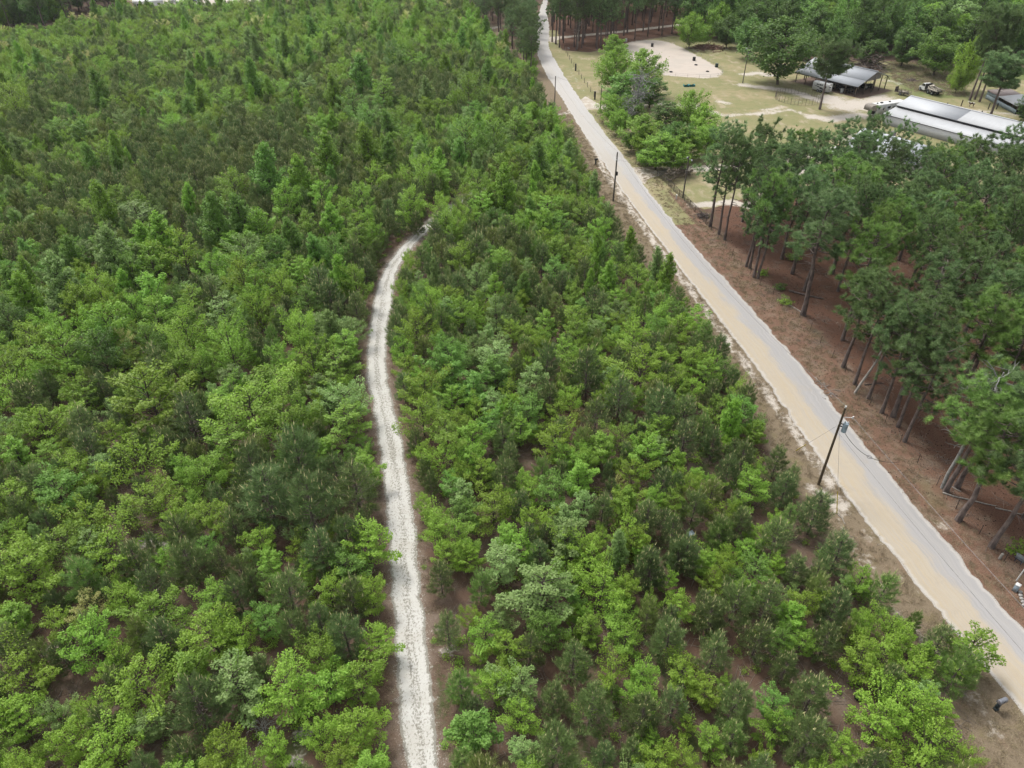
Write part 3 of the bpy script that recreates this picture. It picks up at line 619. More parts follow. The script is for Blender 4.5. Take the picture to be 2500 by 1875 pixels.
# ------------------------------------------------------------------ labels that single a tree out
TENTH = ['near photo bottom edge', 'one tenth up photo', 'two tenths up photo', 'three tenths up photo', 'four tenths up photo', 'halfway up photo', 'six tenths up photo', 'seven tenths up photo', 'eight tenths up photo', 'near photo top edge']
ORD = ['second', 'third', 'fourth', 'fifth', 'sixth', 'seventh', 'eighth', 'ninth', 'tenth', 'eleventh', 'twelfth']
LOOK = {('sap', 'B'): 'green leafy sapling', ('sap', 'L'): 'lime leafy sapling', ('sap', 'C'): 'cool-green leafy sapling', ('sap', 'S'): 'pale sage sapling', ('sap', 'Y'): 'cream flowering sapling', ('sap', 'D'): 'deep-green leafy sapling', ('sap', 'M'): 'bright-green leafy sapling', ('con', 'M'): 'bright-green conical tree',
        ('con', 'B'): 'green conical tree', ('con', 'C'): 'cool-green conical tree', ('con', 'S'): 'sage conical tree',
        ('pin', 'O'): 'olive young pine', ('pin', 'K'): 'dark young pine', ('pin', 'G'): 'fresh young pine', ('pin', 'W'): 'yellowish young pine',
        ('tal', 'T'): 'grey-green tall pine', ('tal', 'K'): 'dark tall pine', ('tal', 'G'): 'fresh-green tall pine',
        ('har', 'B'): 'green broad tree', ('har', 'L'): 'yellow-green broad tree', ('har', 'C'): 'cool-green broad tree', ('har', 'D'): 'deep-green broad tree', ('har', 'S'): 'sage broad tree'}
def where(t):
    x, y, px = t[2], t[3], t[7]
    if t[0] in ('tal', 'har'):
        p = np.array([[x, y]])
        if in_poly(p, STAND)[0]: return 'red-floored stand ' + ('near road' if seg_d(p, ROAD_C)[0] < 17 else ('by yard' if y > 100 else 'far side'))
        if in_poly(p, FARPINE)[0]: return 'row behind the arena'
        if in_poly(p, STRIP)[0]: return 'strip beside upper road'
        if in_poly(p, DARKWOOD)[0]: return 'upper left dark wood'
        if in_poly(p, BACKWOOD)[0]: return 'woods behind the barn'
        if in_poly(p, TOPWOOD)[0]: return 'row closing the forest'
        return 'in the roadside clump' if px < 1760 and y < 260 and y > 120 else 'on the open pasture'
    tx = float(np.interp(y, TRACK_C[:, 1], TRACK_C[:, 0])); rx = float(np.interp(y, ROAD_L[::-1, 1], ROAD_L[::-1, 0]))
    if y > 108: return 'upper forest far left' if px < 300 else ('upper forest left part' if px < 650 else ('upper forest centre' if px < 1000 else 'upper forest near road'))
    if x < tx: d = tx - x; return 'left edge of track' if d < 9 else ('left of gravel track' if d < 22 else 'forest at far left')
    d = x - tx; e = rx - x
    return 'beside the road verge' if e < 7 else ('right edge of track' if d < 8 else 'between track and road')

BUILD = {}; REST = {}
for kind, most in (('sap', 292), ('pin', 292), ('con', 150), ('tal', 296), ('har', 292)):
    L = sorted([t for t in TREES if t[0] == kind], key=lambda t: -t[6])
    vis = [t for t in L if -t[6] * 1.2 < t[7] < 2500 + t[6] * 1.2 and -t[6] * 1.5 - 12 < t[8] < 1875 + t[6] * 1.3]
    ids = {id(t) for t in vis[:most]}
    BUILD[kind] = vis[:most]; REST[kind] = [t for t in L if id(t) not in ids]
cells = {}
for kind in BUILD:
    for t in BUILD[kind]:
        row = TENTH[int(np.clip((1875 - t[8]) / 187.5, 0, 9))]; cells.setdefault((LOOK[(kind, t[1])], where(t), row), []).append(t)
LABEL = {}
for (look, wh, row), L in cells.items():
    L.sort(key=lambda t: t[7]); n = len(L)
    for i, t in enumerate(L):
        if n == 1: o = ''
        elif n == 2: o = ', left one' if i == 0 else ', right one'
        elif i == 0: o = ', leftmost'
        elif i == n - 1: o = ', rightmost'
        elif n == 3: o = ', middle one'
        else: o = ', ' + (ORD[i - 1] if i <= len(ORD) else 'further') + ' from left'
        LABEL[id(t)] = f"{look} {wh}, {row}{o}"
KOBJ = {'sap': K_SAP, 'con': K_CON, 'pin': K_PIN, 'tal': K_TAL, 'har': K_HAR}
SAPV = {'B': (0, 1, 2, 3, 4, 5, 7, 8, 9, 10, 11), 'M': (0, 1, 3, 5, 7, 8, 9, 10), 'L': (0, 1, 2, 4, 6, 6, 7, 9, 11), 'C': (0, 1, 2, 3, 8, 10), 'S': (3, 4, 5, 1, 8), 'Y': (4, 6), 'D': (0, 2, 7)}
def variant(t):
    kind, c = t[0], t[1]
    if kind == 'sap': return int(RNG.choice(SAPV[c]))
    if kind == 'tal': return int(RNG.choice([0, 1, 2, 3, 4, 5, 6]))
    return int(RNG.integers(0, len(SHAPES[kind])))
for kind, L in BUILD.items():
    K = KOBJ[kind]
    for t in L:
        v = variant(t); H0, R0 = SHAPES[kind][v]
        if kind == 'tal' and t[3] > 170 and t[2] > 60 and not in_poly(np.array([[t[2], t[3]]]), FARPINE)[0]: v = 7; H0, R0 = SHAPES[kind][v]
        sx = t[5] / R0; sz = t[4] / H0
        if kind == 'tal': sx = max(sx, .8)
        K.place(v, t[1], (t[2], t[3], 0), RNG.uniform(0, 6.28), (sx, sx, sz), LABEL[id(t)], K.group)
print('individual trees', {k: len(v) for k, v in BUILD.items()}, 'in masses', {k: len(v) for k, v in REST.items()})

# the many smaller trees beyond the nearest three hundred of each kind: one mass per kind, scattered with geometry nodes
def scatter(name, pts, sources, idx, rz, sc, label, cat=None):
    """one object: a cloud of points, each carrying one of the source shapes"""
    me = bpy.data.meshes.new(name); n = len(pts); me.vertices.add(n)
    me.vertices.foreach_set('co', np.asarray(pts, np.float32).ravel())
    for nm, ty, key, val in (('pick', 'INT', 'value', np.asarray(idx, np.int32)), ('turn', 'FLOAT', 'value', np.asarray(rz, np.float32)), ('size', 'FLOAT_VECTOR', 'vector', np.asarray(sc, np.float32).ravel())):
        a = me.attributes.new(nm, ty, 'POINT'); a.data.foreach_set(key, val)
    o = link(name, me); tag(o, label, cat, None, 'stuff')
    ng = bpy.data.node_groups.new(name, 'GeometryNodeTree'); ng.interface.new_socket('Geometry', in_out='INPUT', socket_type='NodeSocketGeometry'); ng.interface.new_socket('Geometry', in_out='OUTPUT', socket_type='NodeSocketGeometry')
    N = ng.nodes.new; gi, go, jn = N('NodeGroupInput'), N('NodeGroupOutput'), N('GeometryNodeJoinGeometry')
    def named(nm, ty):
        x = N('GeometryNodeInputNamedAttribute'); x.data_type = ty; x.inputs['Name'].default_value = nm; return x.outputs['Attribute']
    pk, tn, sz = named('pick', 'INT'), named('turn', 'FLOAT'), named('size', 'FLOAT_VECTOR')
    cx = N('ShaderNodeCombineXYZ'); ng.links.new(tn, cx.inputs[2]); er = N('FunctionNodeEulerToRotation'); ng.links.new(cx.outputs[0], er.inputs[0])
    for k, src in enumerate(sources):
        oi = N('GeometryNodeObjectInfo'); oi.inputs['Object'].default_value = src; oi.inputs['As Instance'].default_value = True; oi.transform_space = 'ORIGINAL'
        cp = N('FunctionNodeCompare'); cp.data_type = 'INT'; cp.operation = 'EQUAL'
        ins = [i for i in cp.inputs if i.type == 'INT' and i.enabled]; ng.links.new(pk, ins[0]); ins[1].default_value = k
        ip = N('GeometryNodeInstanceOnPoints'); ng.links.new(gi.outputs[0], ip.inputs['Points']); ng.links.new(cp.outputs[0], ip.inputs['Selection']); ng.links.new(oi.outputs['Geometry'], ip.inputs['Instance'])
        ng.links.new(er.outputs[0], ip.inputs['Rotation']); ng.links.new(sz, ip.inputs['Scale']); ng.links.new(ip.outputs[0], jn.inputs[0])
    ng.links.new(jn.outputs[0], go.inputs[0])
    md = o.modifiers.new('scatter', 'NODES'); md.node_group = ng
    return o
for kind, nm, lab in (('pin', 'pine_forest', 'dense olive young pines covering the far slope of the plantation'), ('sap', 'sapling_forest', 'small bright leafy saplings mixed all through the far young forest'), ('con', 'conical_forest', 'small distant cone-shaped hardwoods poking out of the young forest'),
                      ('tal', 'pine_woods', 'distant grown pines that read as one dark mass at the frame edges'), ('har', 'hardwood_woods', 'far-off hardwood treetops that read as one green mass')):
    L = REST[kind]
    if not L: continue
    keys = list(PROTO[KOBJ[kind].name].keys()); srcs = [PROTO[KOBJ[kind].name][k] for k in keys]
    idx, sc = [], []
    for t in L:
        opt = [i for i, k in enumerate(keys) if k[1] == t[1]] or list(range(len(keys)))
        i = int(RNG.choice(opt)); H0, R0 = SHAPES[kind][keys[i][0]]; idx.append(i); sc.append((t[5] / R0, t[5] / R0, t[4] / H0))
    scatter(nm, [(t[2], t[3], 0) for t in L], srcs, idx, RNG.uniform(0, 6.28, len(L)), sc, lab, 'trees')
# ------------------------------------------------------------------ ground sheet with the areas as vertex masks
def ax(lo, hi, step, far):
    a = np.arange(lo, hi + .01, step); g = np.array([1.03, 1.15, 1.5, 2.2, 4, 8, 16]) ; w_ = hi - lo
    return np.concatenate([(lo - (g[::-1] - 1) * 300 - 5), a, hi + (g - 1) * 300 + 5])
xs = ax(-210, 230, 1.0, 4000); ys = ax(-40, 380, 1.0, 4000)
XX, YY = np.meshgrid(xs, ys); PP = np.column_stack([XX.ravel(), YY.ravel()]); nx, ny = len(xs), len(ys)
soft = lambda sd_, wdt: np.clip(.5 - sd_ / (2 * wdt), 0, 1)
def near(L, wdt): return np.clip(1 - seg_d(PP, L) / wdt, 0, 1)
side = np.interp(PP[:, 1], ROAD_C[::-1, 1], ROAD_C[::-1, 0]); dr = seg_d(PP, ROAD_C) + 0 * XX.ravel(); isR = PP[:, 0] > side
m_straw = soft(sdist(PP, STAND), 3.0)
m_straw = np.maximum(m_straw, soft(sdist(PP, FARPINE), 2.5))
m_past = soft(sdist(PP, PASTURE), 1.2)
LAWN = poly([(1600, 428), (1640, 428), (1760, 430), (1850, 452), (1830, 480), (1750, 505), (1718, 512), (1640, 470)])
m_past = np.maximum(m_past, soft(sdist(PP, LAWN), .8))
m_past = np.maximum(m_past, .75 * soft(sdist(PP, poly([(1450, 295), (1480, 300), (1560, 390), (1520, 370)])), .8))
m_past = np.maximum(m_past, .8 * np.where(isR & (PP[:, 1] > 118) & (PP[:, 1] < 300), np.clip((8 - dr) / 3, 0, 1), 0))
m_verge = np.where(~isR, np.clip(1.25 - np.abs(dr - 4.2) / 5.2, 0, 1), 0) * np.clip((330 - PP[:, 1]) / 40, 0, 1)
LANE = poly([(1186, 88), (1196, 60), (1240, 60), (1236, 105), (1262, 148), (1300, 190), (1330, 215), (1350, 260), (1320, 232), (1268, 172), (1222, 120)])
m_verge = np.maximum(m_verge, .9 * soft(sdist(PP, LANE), 1.5))
m_rv = np.where(isR & (PP[:, 1] < 150), np.clip(1.3 - np.abs(dr - 4.8) / 5.5, 0, 1), 0) * np.clip(1 - m_past, 0, 1)
SANDY = [([(1495, 262), (1560, 258), (1640, 256), (1700, 262), (1760, 282), (1850, 278), (1905, 262)], 3.0, .8), ([(1816, 208), (1870, 214), (1930, 222), (1985, 240), (2040, 255), (2085, 262)], 3.2, 1.0), ([(2030, 240), (2060, 262), (2085, 250), (2112, 262), (2150, 240)], 6, 1.0), ([(1985, 285), (2030, 292), (2100, 280), (2126, 288)], 3.5, 1.0),
         ([(1850, 280), (1930, 268), (1985, 285)], 2.2, .8), ([(2190, 272), (2300, 262), (2380, 270), (2500, 282)], 4, .75), ([(2010, 330), (2060, 345), (2080, 340)], 4, .7), ([(1820, 182), (1850, 178), (1880, 184)], 3.2, .95), ([(1720, 112), (1750, 126), (1770, 118)], 5, .6), ([(2160, 195), (2180, 198), (2200, 206)], 4, .7),
         ([(1690, 500), (1720, 500), (1790, 494), (1830, 505), (1950, 420), (2000, 385)], 3.2, 1.0), ([(1590, 252), (1700, 255), (1745, 275)], 3, .8), ([(1620, 205), (1650, 212)], 3, .5), ([(1385, 165), (1420, 215), (1440, 240)], 2, .6), ([(1758, 248), (1775, 252)], 2.2, .9), ([(1868, 270), (1882, 276)], 2.4, .9), ([(2240, 255), (2330, 300), (2430, 340), (2500, 350)], 6, .35), ([(1885, 240), (1950, 248), (2000, 245)], 6, .55), ([(2330, 300), (2600, 350)], 3, .5),
         ([(2310, 1275), (2330, 1300)], 1.0, 1.0), ([(2355, 1330), (2360, 1336)], .6, .9), ([(1985, 1195), (2030, 1215), (2050, 1240)], 2.2, 1.0), ([(2040, 1250), (2140, 1420), (2220, 1540)], 2.2, .65), ([(1440, 330), (1470, 410), (1512, 470), (1585, 575), (1690, 715)], 1.6, 1.0), ([(1480, 470), (1475, 430), (1520, 520)], 2.2, .55), ([(1690, 715), (1830, 905), (1935, 1050), (2030, 1185)], 1.5, .95), ([(2060, 1225), (2110, 1300), (2190, 1400), (2270, 1495)], 1.4, .6), ([(2230, 1530), (2330, 1640), (2440, 1800)], 2.2, .7), ([(1560, 440), (1600, 490), (1650, 540)], 2.2, .6), ([(1780, 710), (1880, 820)], 1.6, .45),
         ([(1690, 690), (1740, 740), (1800, 800)], 1.6, .4), ([(1385, 275), (1360, 280), (1345, 285)], 1.5, .9), ([(1195, 70), (1215, 66)], 3, .9), ([(1100, 500), (1040, 545), (1000, 590)], 2, .8)]
m_sand = np.zeros(len(PP))
for L, wdt, k in SANDY:
    big = max(q[1] for q in L) < 420                                     # faint wide wear on the pasture, tighter streaks on the verges
    m_sand = np.maximum(m_sand, (k * .92 if big else k) * near(poly(L), wdt * (1.9 if big else 1.0)))
for a, b, r, k in ((360, 1318, 2.0, .85), (395, 1335, 1.6, .9), (125, 1585, 1.5, .8), (120, 1790, 1.6, .5), (735, 1800, 1.5, .8), (718, 1855, 1.2, .9), (1090, 1590, 1.6, .7), (1070, 1535, 1.4, .65), (1500, 1225, 1.6, .7), (1700, 1315, 1.4, .5), (250, 1770, 1.6, .5), (1110, 1800, 1.8, .5), (1180, 1660, 1.4, .5), (60, 1270, 2, .7), (180, 1095, 2, .7), (1115, 1010, 1.4, .6), (20, 440, 2, .8), (1070, 560, 2, .8), (1018, 1090, 1.2, .6), (640, 1400, 1.3, .5), (90, 430, 3, .6)):
    g = G(a, b); m_sand = np.maximum(m_sand, k * np.clip(1.25 - np.hypot(*(PP - g).T) / r, 0, 1))
m_trk = near(TRACK_C, 3.4)
AR0 = poly([(1522, 112), (1545, 101), (1588, 98), (1626, 101), (1667, 118), (1720, 147), (1757, 170), (1762, 179), (1752, 187), (1728, 191), (1685, 188), (1617, 183), (1570, 170), (1530, 140)])
m_sand = np.maximum(m_sand, .72 * np.clip(1 - np.abs(sdist(PP, AR0)) / 3.0, 0, 1))
m_sand = np.maximum(m_sand, .50 * np.clip(1 - np.abs(dr - 3.1) / 1.5, 0, 1) * (PP[:, 1] < 330))
CLEAR = poly([(300, 40), (560, 26), (700, -10), (260, -20), (330, 8)]); m_past = np.maximum(m_past, soft(sdist(PP, CLEAR), 2)); m_sand = np.maximum(m_sand, .8 * soft(sdist(PP, CLEAR), 4))
m_lush = np.maximum(soft(sdist(PP, poly([(2170, 150), (2340, 165), (2360, 240), (2240, 232), (2180, 205)])), 8), soft(sdist(PP, poly([(2420, 150), (2600, 160), (2600, 200), (2450, 195)])), 6))
me = bpy.data.meshes.new('ground'); me.vertices.add(nx * ny)
zz = .12 * np.sin(XX * .11 + 1) * np.sin(YY * .083) * 0
me.vertices.foreach_set('co', np.column_stack([PP, zz.ravel()]).astype(np.float32).ravel())
i = np.arange((nx - 1) * (ny - 1)); r_, c_ = i // (nx - 1), i % (nx - 1); a0 = r_ * nx + c_
fc = np.column_stack([a0, a0 + 1, a0 + nx + 1, a0 + nx]).astype(np.int32)
me.loops.add(fc.size); me.loops.foreach_set('vertex_index', fc.ravel()); me.polygons.add(len(fc)); me.polygons.foreach_set('loop_start', (np.arange(len(fc)) * 4).astype(np.int32))
for nm, val in (('straw', m_straw), ('pasture', m_past), ('verge', m_verge), ('rverge', m_rv), ('sand', m_sand), ('trackside', m_trk), ('lush', m_lush)):
    at_ = me.attributes.new(nm, 'FLOAT', 'POINT'); at_.data.foreach_set('value', val.astype(np.float32))
me.update(calc_edges=True)

t = NT('ground_soil'); P1 = t.pos()
nA = t.noise(P1, .09, 5, .6); nB = t.noise(P1, .45, 6, .65); nC = t.noise(P1, 2.2, 6, .7); nD = t.noise(P1, 9.0, 4, .7); nE = t.noise(t.pos((.55, .25, 1)), .5, 5, .65)
def edge(mask, amp=.55, lo=.42, hi=.58, n=None):
    return t.step(t.math('ADD', mask, t.math('MULTIPLY', t.math('SUBTRACT', n or nC, .5), amp)), lo, hi)
litter = t.mix(nD, (.070, .046, .034), (.215, .150, .108))
litter = t.mix(t.step(nB, .45, .7), litter, (.195, .150, .118))
litter = t.mix(t.math('MULTIPLY', t.step(nA, .45, .6), .5), litter, (.115, .062, .042))
weed = t.mix(nD, (.035, .060, .016), (.085, .120, .035))
litter = t.mix(t.math('MULTIPLY', t.step(t.math('ADD', nE, t.math('MULTIPLY', nC, .35)), .70, .82), .8), litter, weed)
straw = t.mix(t.step(nD, .3, .7), (.080, .044, .031), (.200, .112, .078)); straw = t.mix(t.math('MULTIPLY', t.step(nB, .40, .66), .6), straw, (.155, .078, .050))
straw = t.mix(t.math('MULTIPLY', t.step(nE, .55, .75), .5), straw, (.21, .150, .115))
c = t.mix(edge(t.attr('straw')), litter, straw)
dry = t.mix(nD, (.125, .092, .058), (.33, .265, .185)); dry = t.mix(t.math('MULTIPLY', t.step(nB, .5, .68), .75), dry, (.20, .165, .088)); dry = t.mix(t.math('MULTIPLY', t.step(nE, .55, .72), .6), dry, (.24, .155, .105))
c = t.mix(edge(t.attr('verge'), .8, .36, .56, nB), c, dry)
rv = t.mix(t.step(nD, .3, .7), (.115, .062, .042), (.285, .175, .122)); rv = t.mix(t.math('MULTIPLY', t.step(nB, .46, .62), .8), rv, t.mix(t.step(nD, .35, .65), (.150, .105, .074), (.33, .245, .18))); rv = t.mix(t.math('MULTIPLY', t.step(nE, .55, .70), .5), rv, (.175, .155, .085))
c = t.mix(edge(t.attr('rverge'), .7, .34, .60, nB), c, rv)
tk = t.mix(nD, (.115, .080, .058), (.300, .235, .185)); c = t.mix(edge(t.attr('trackside'), .9, .30, .62, nB), c, tk)
c = t.mix(t.math('MULTIPLY', t.step(t.math('ADD', t.attr('trackside'), t.math('ADD', t.math('MULTIPLY', t.math('SUBTRACT', nD, .5), 1.3), t.math('MULTIPLY', t.math('SUBTRACT', nC, .5), 1.1))), .66, .80), .8), c, (.55, .52, .47))
grass = t.mix(nD, (.200, .195, .085), (.330, .305, .165)); grass = t.mix(t.step(nA, .42, .66), grass, (.345, .290, .170)); grass = t.mix(t.math('MULTIPLY', t.step(nB, .44, .64), .6), grass, (.200, .222, .095))
grass = t.mix(t.math('MULTIPLY', t.step(nE, .53, .68), .75), grass, (.44, .365, .26))
grass = t.mix(edge(t.attr('lush'), .8, .3, .7, nB), grass, t.mix(nB, (.105, .150, .045), (.185, .210, .082)))
c = t.mix(edge(t.attr('pasture')), c, grass)
sand = t.mix(nD, (.42, .36, .29), (.68, .63, .57))
sm = t.math('ADD', t.attr('sand'), t.math('MULTIPLY', t.math('SUBTRACT', t.math('ADD', t.math('MULTIPLY', nC, .5), t.math('MULTIPLY', nB, .5)), .5), 1.6))
c = t.mix(t.step(sm, .52, .78), c, sand)
# sparse white sand breaking through everywhere
c = t.mix(t.math('MULTIPLY', t.step(t.math('ADD', t.math('MULTIPLY', nB, .65), t.math('MULTIPLY', nC, .45)), .685, .74), .8), c, (.40, .35, .30))
mat_ground = t.pbr(c, .95, t.bump(t.math('ADD', nD, nC), .7, .06), 0, .1)
me.materials.append(mat_ground); tag(link('ground', me), kind='structure')

def ribbon(name, L, Rr, z, mat, step=.5, jag=.22, parts=8, crown=0.0):
    """a sheet between two edge lines with a ragged border; u across (metres), v along"""
    mid = (L + Rr) / 2; d = np.concatenate([[0], np.cumsum(np.hypot(*np.diff(mid, axis=0).T))]); n = int(d[-1] / step)
    s = np.linspace(0, d[-1], n)
    def smooth(Q):
        q = np.column_stack([np.interp(s, d, Q[:, k]) for k in (0, 1)]); kk = int(4 / step) | 1; ker = np.hanning(kk + 2)[1:-1]; ker /= ker.sum()
        return np.column_stack([np.convolve(np.pad(q[:, k], kk // 2, mode='reflect', reflect_type='odd'), ker, 'valid') for k in (0, 1)])
    A, B = smooth(L), smooth(Rr)
    u = np.linspace(0, 1, parts + 1)
    jit = np.zeros((n, 2)); low = RNG.normal(0, 1, (n, 2)); ker = np.hanning(9); ker /= ker.sum()
    for k in (0, 1): jit[:, k] = jag * (.6 * RNG.normal(0, 1, n) + 1.6 * np.convolve(low[:, k], ker, 'same'))
    W = np.linalg.norm(B - A, axis=1)[:, None]; dirn = (B - A) / W
    A2, B2 = A - dirn * jit[:, :1], B + dirn * jit[:, 1:]
    V = A2[:, None, :] * (1 - u)[None, :, None] + B2[:, None, :] * u[None, :, None]
    zz = z + crown * (1 - (2 * u - 1) ** 2)
    V = np.concatenate([V, np.broadcast_to(zz[None, :, None], (n, parts + 1, 1))], 2).reshape(-1, 3)
    k = parts + 1; f = np.array([(a * k + b, a * k + b + 1, (a + 1) * k + b + 1, (a + 1) * k + b) for a in range(n - 1) for b in range(parts)])
    f = f[:, ::-1] if True else f
    mb = MB(); mb.add(V, f); m_ = mb.mesh(name, mat)
    a_ = m_.attributes.new('across', 'FLOAT', 'POINT'); a_.data.foreach_set('value', np.tile(u, n).astype(np.float32))
    a_ = m_.attributes.new('along', 'FLOAT', 'POINT'); a_.data.foreach_set('value', np.repeat(s, parts + 1).astype(np.float32))
    o = link(name, m_)
    if m_.polygons[0].normal.z < 0: m_.flip_normals()
    return tag(o, kind='structure')

def lanes(t):
    """coordinates stretched along a ribbon: across in metres, along squeezed"""
    cx = t.n('ShaderNodeCombineXYZ'); t.l(t.attr('across'), cx.inputs[0]); t.l(t.attr('along'), cx.inputs[1]); return cx.outputs[0]
def lanemap(t, vec, sx, sy):
    mp = t.n('ShaderNodeMapping'); t.l(vec, mp.inputs[0]); mp.inputs['Scale'].default_value = (sx, sy, 1); return mp.outputs[0]

# paved road half covered with washed-out yellow sand
t = NT('road_surface'); P1 = t.pos(); u = t.attr('across'); al = t.attr('along'); ln = lanes(t)
streak = t.noise(lanemap(t, ln, 26, .10), 1.0, 4, .6); streak2 = t.noise(lanemap(t, ln, 70, .25), 1.0, 3, .6); blot = t.noise(lanemap(t, ln, 3.0, .16), 1.0, 5, .6); nC = t.noise(P1, 1.3, 6, .7); nD = t.noise(P1, 10, 4, .7)
asph = t.mix(streak, (.310, .300, .298), (.480, .467, .458)); asph = t.mix(t.math('MULTIPLY', t.step(streak2, .60, .78), .5), asph, (.25, .24, .245))
far = t.step(al, 205, 252)                                       # along: metres from the far end ... the sand lies on the near stretch
pale = t.mix(streak, (.52, .50, .475), (.66, .64, .61))
asph = t.mix(t.math('MULTIPLY', t.math('SUBTRACT', 1.0, far), .55), asph, pale)
sandc = t.mix(nC, (.465, .370, .240), (.545, .462, .335)); sandc = t.mix(t.math('MULTIPLY', t.step(streak, .42, .62), .6), sandc, (.50, .435, .335)); sandc = t.mix(t.math('MULTIPLY', t.step(streak2, .55, .75), .35), sandc, (.47, .42, .36))
brd = t.math('ADD', t.math('ADD', .52, t.math('MULTIPLY', t.math('SUBTRACT', blot, .5), .62)), t.math('MULTIPLY', t.math('SUBTRACT', nC, .5), .14))
inside = t.math('MULTIPLY', t.math('MULTIPLY', t.step(t.math('ADD', t.math('SUBTRACT', brd, u), t.math('MULTIPLY', t.math('SUBTRACT', streak, .5), .22)), -.12, .07), t.math('MULTIPLY_ADD', t.step(streak2, .38, .62), -.35, 1.0)), t.step(t.math('ADD', u, t.math('MULTIPLY', t.math('SUBTRACT', streak, .5), .1)), -.02, .05))
c = t.mix(t.math('MULTIPLY', inside, t.math('MULTIPLY_ADD', far, .78, .16)), asph, sandc)
wave = t.math('ADD', u, t.math('MULTIPLY', t.math('SUBTRACT', blot, .5), .10))
for w0 in (.20, .42, .60, .80): c = t.mix(t.math('MULTIPLY', t.math('SUBTRACT', 1.0, t.step(t.math('ABSOLUTE', t.math('SUBTRACT', wave, w0)), .015, .07)), t.math('MULTIPLY', streak, .20)), c, (.49, .455, .40))
patch = t.noise(lanemap(t, ln, 2.2, .30), 1.0, 6, .7); c = t.mix(t.math('MULTIPLY', t.step(patch, .56, .70), .38), c, (.40, .35, .29)); c = t.mix(t.math('MULTIPLY', t.step(patch, .28, .40), t.math('MULTIPLY', .0, 1.0)), c, (.6, .6, .6))
ed = t.math('ABSOLUTE', t.math('SUBTRACT', u, .5))
grit = t.mix(nD, (.40, .37, .33), (.72, .69, .65))
c = t.mix(t.math('MULTIPLY', t.step(t.math('ADD', ed, t.math('MULTIPLY', t.math('SUBTRACT', nC, .5), .16)), .40, .47), .75), c, grit)
c = t.mix(t.math('MULTIPLY', t.step(t.math('ADD', ed, t.math('MULTIPLY', t.math('SUBTRACT', blot, .5), .12)), .462, .490), t.math('MULTIPLY', t.step(nD, .45, .6), .8)), c, (.19, .15, .115))
c = t.mix(t.math('MULTIPLY', nD, .14), c, (.3, .28, .26))
mat_road = t.pbr(c, .9, t.bump(nD, .3, .02), 0, .15)
ribbon('road', ROAD_L, ROAD_R, .008, mat_road, .5, .12, 12, .03)

# white limestone track with dark specks
t = NT('white_gravel'); P1 = t.pos(); u = t.attr('across'); ln = lanes(t)
wheel = t.noise(lanemap(t, ln, 5.5, .12), 1.0, 4, .6); sp = t.noise(t.pos((1, .7, 1)), 6.0, 6, .75); sp2 = t.noise(t.pos((1, .7, 1)), 14, 3, .7); nB = t.noise(P1, .5, 4, .6)
ed = t.math('ABSOLUTE', t.math('SUBTRACT', u, .5)); mid = t.math('SUBTRACT', 1.0, t.step(ed, .06, .20))
c = t.mix(sp2, (.48, .465, .425), (.74, .725, .685)); c = t.mix(t.math('MULTIPLY', t.step(nB, .45, .65), .35), c, (.44, .41, .35))
dens = t.math('ADD', t.math('ADD', sp, t.math('MULTIPLY', mid, .075)), t.math('MULTIPLY', t.step(ed, .33, .5), .20)); dens = t.math('ADD', dens, t.math('MULTIPLY', t.math('SUBTRACT', wheel, .5), .30))
c = t.mix(t.math('MULTIPLY', t.step(dens, .525, .64), .74), c, t.mix(sp2, (.115, .105, .075), (.24, .215, .165)))
mat_track = t.pbr(c, .95, t.bump(sp, .6, .04), 0, .1)
ribbon('gravel_track', TRACK_L, TRACK_R, .006, mat_track, .35, .10, 8)

# sandy driveways
t = NT('driveway_sand'); P1 = t.pos(); nB = t.noise(P1, .5, 5, .65); nD = t.noise(P1, 7, 4, .7)
c = t.mix(nD, (.36, .30, .235), (.56, .50, .42)); c = t.mix(t.step(nB, .42, .62), c, (.58, .53, .465)); mat_drive = t.pbr(c, .95, t.bump(nD, .4, .03), 0, .1)
def strip_of(name, px, wdt, z):
    C_ = poly(px); tg = np.gradient(C_, axis=0); tg /= np.linalg.norm(tg, axis=1)[:, None]; nn = np.column_stack([-tg[:, 1], tg[:, 0]]); w_ = np.broadcast_to(np.asarray(wdt, float), (len(C_),))[:, None] / 2
    ribbon(name, C_ + nn * w_, C_ - nn * w_, z, mat_drive, .6, .22, 5)
strip_of('driveway', [(1405, 254), (1432, 257), (1452, 260), (1478, 262), (1512, 263)], [17, 10, 6, 4.5, 4], .004)
strip_of('driveway', [(1530, 430), (1560, 422), (1610, 417), (1660, 416), (1720, 412), (1800, 405), (1900, 395), (1990, 382), (2050, 372)], [11, 7, 4.4, 3.6, 3.4, 3.4, 3.4, 5, 6], .004)
strip_of('driveway', [(1326, 97), (1352, 93), (1378, 90.5), (1425, 86), (1530, 76), (1640, 63), (1720, 54)], [16, 5, 3.4, 3.4, 3.4, 3.4, 3.4], .004)
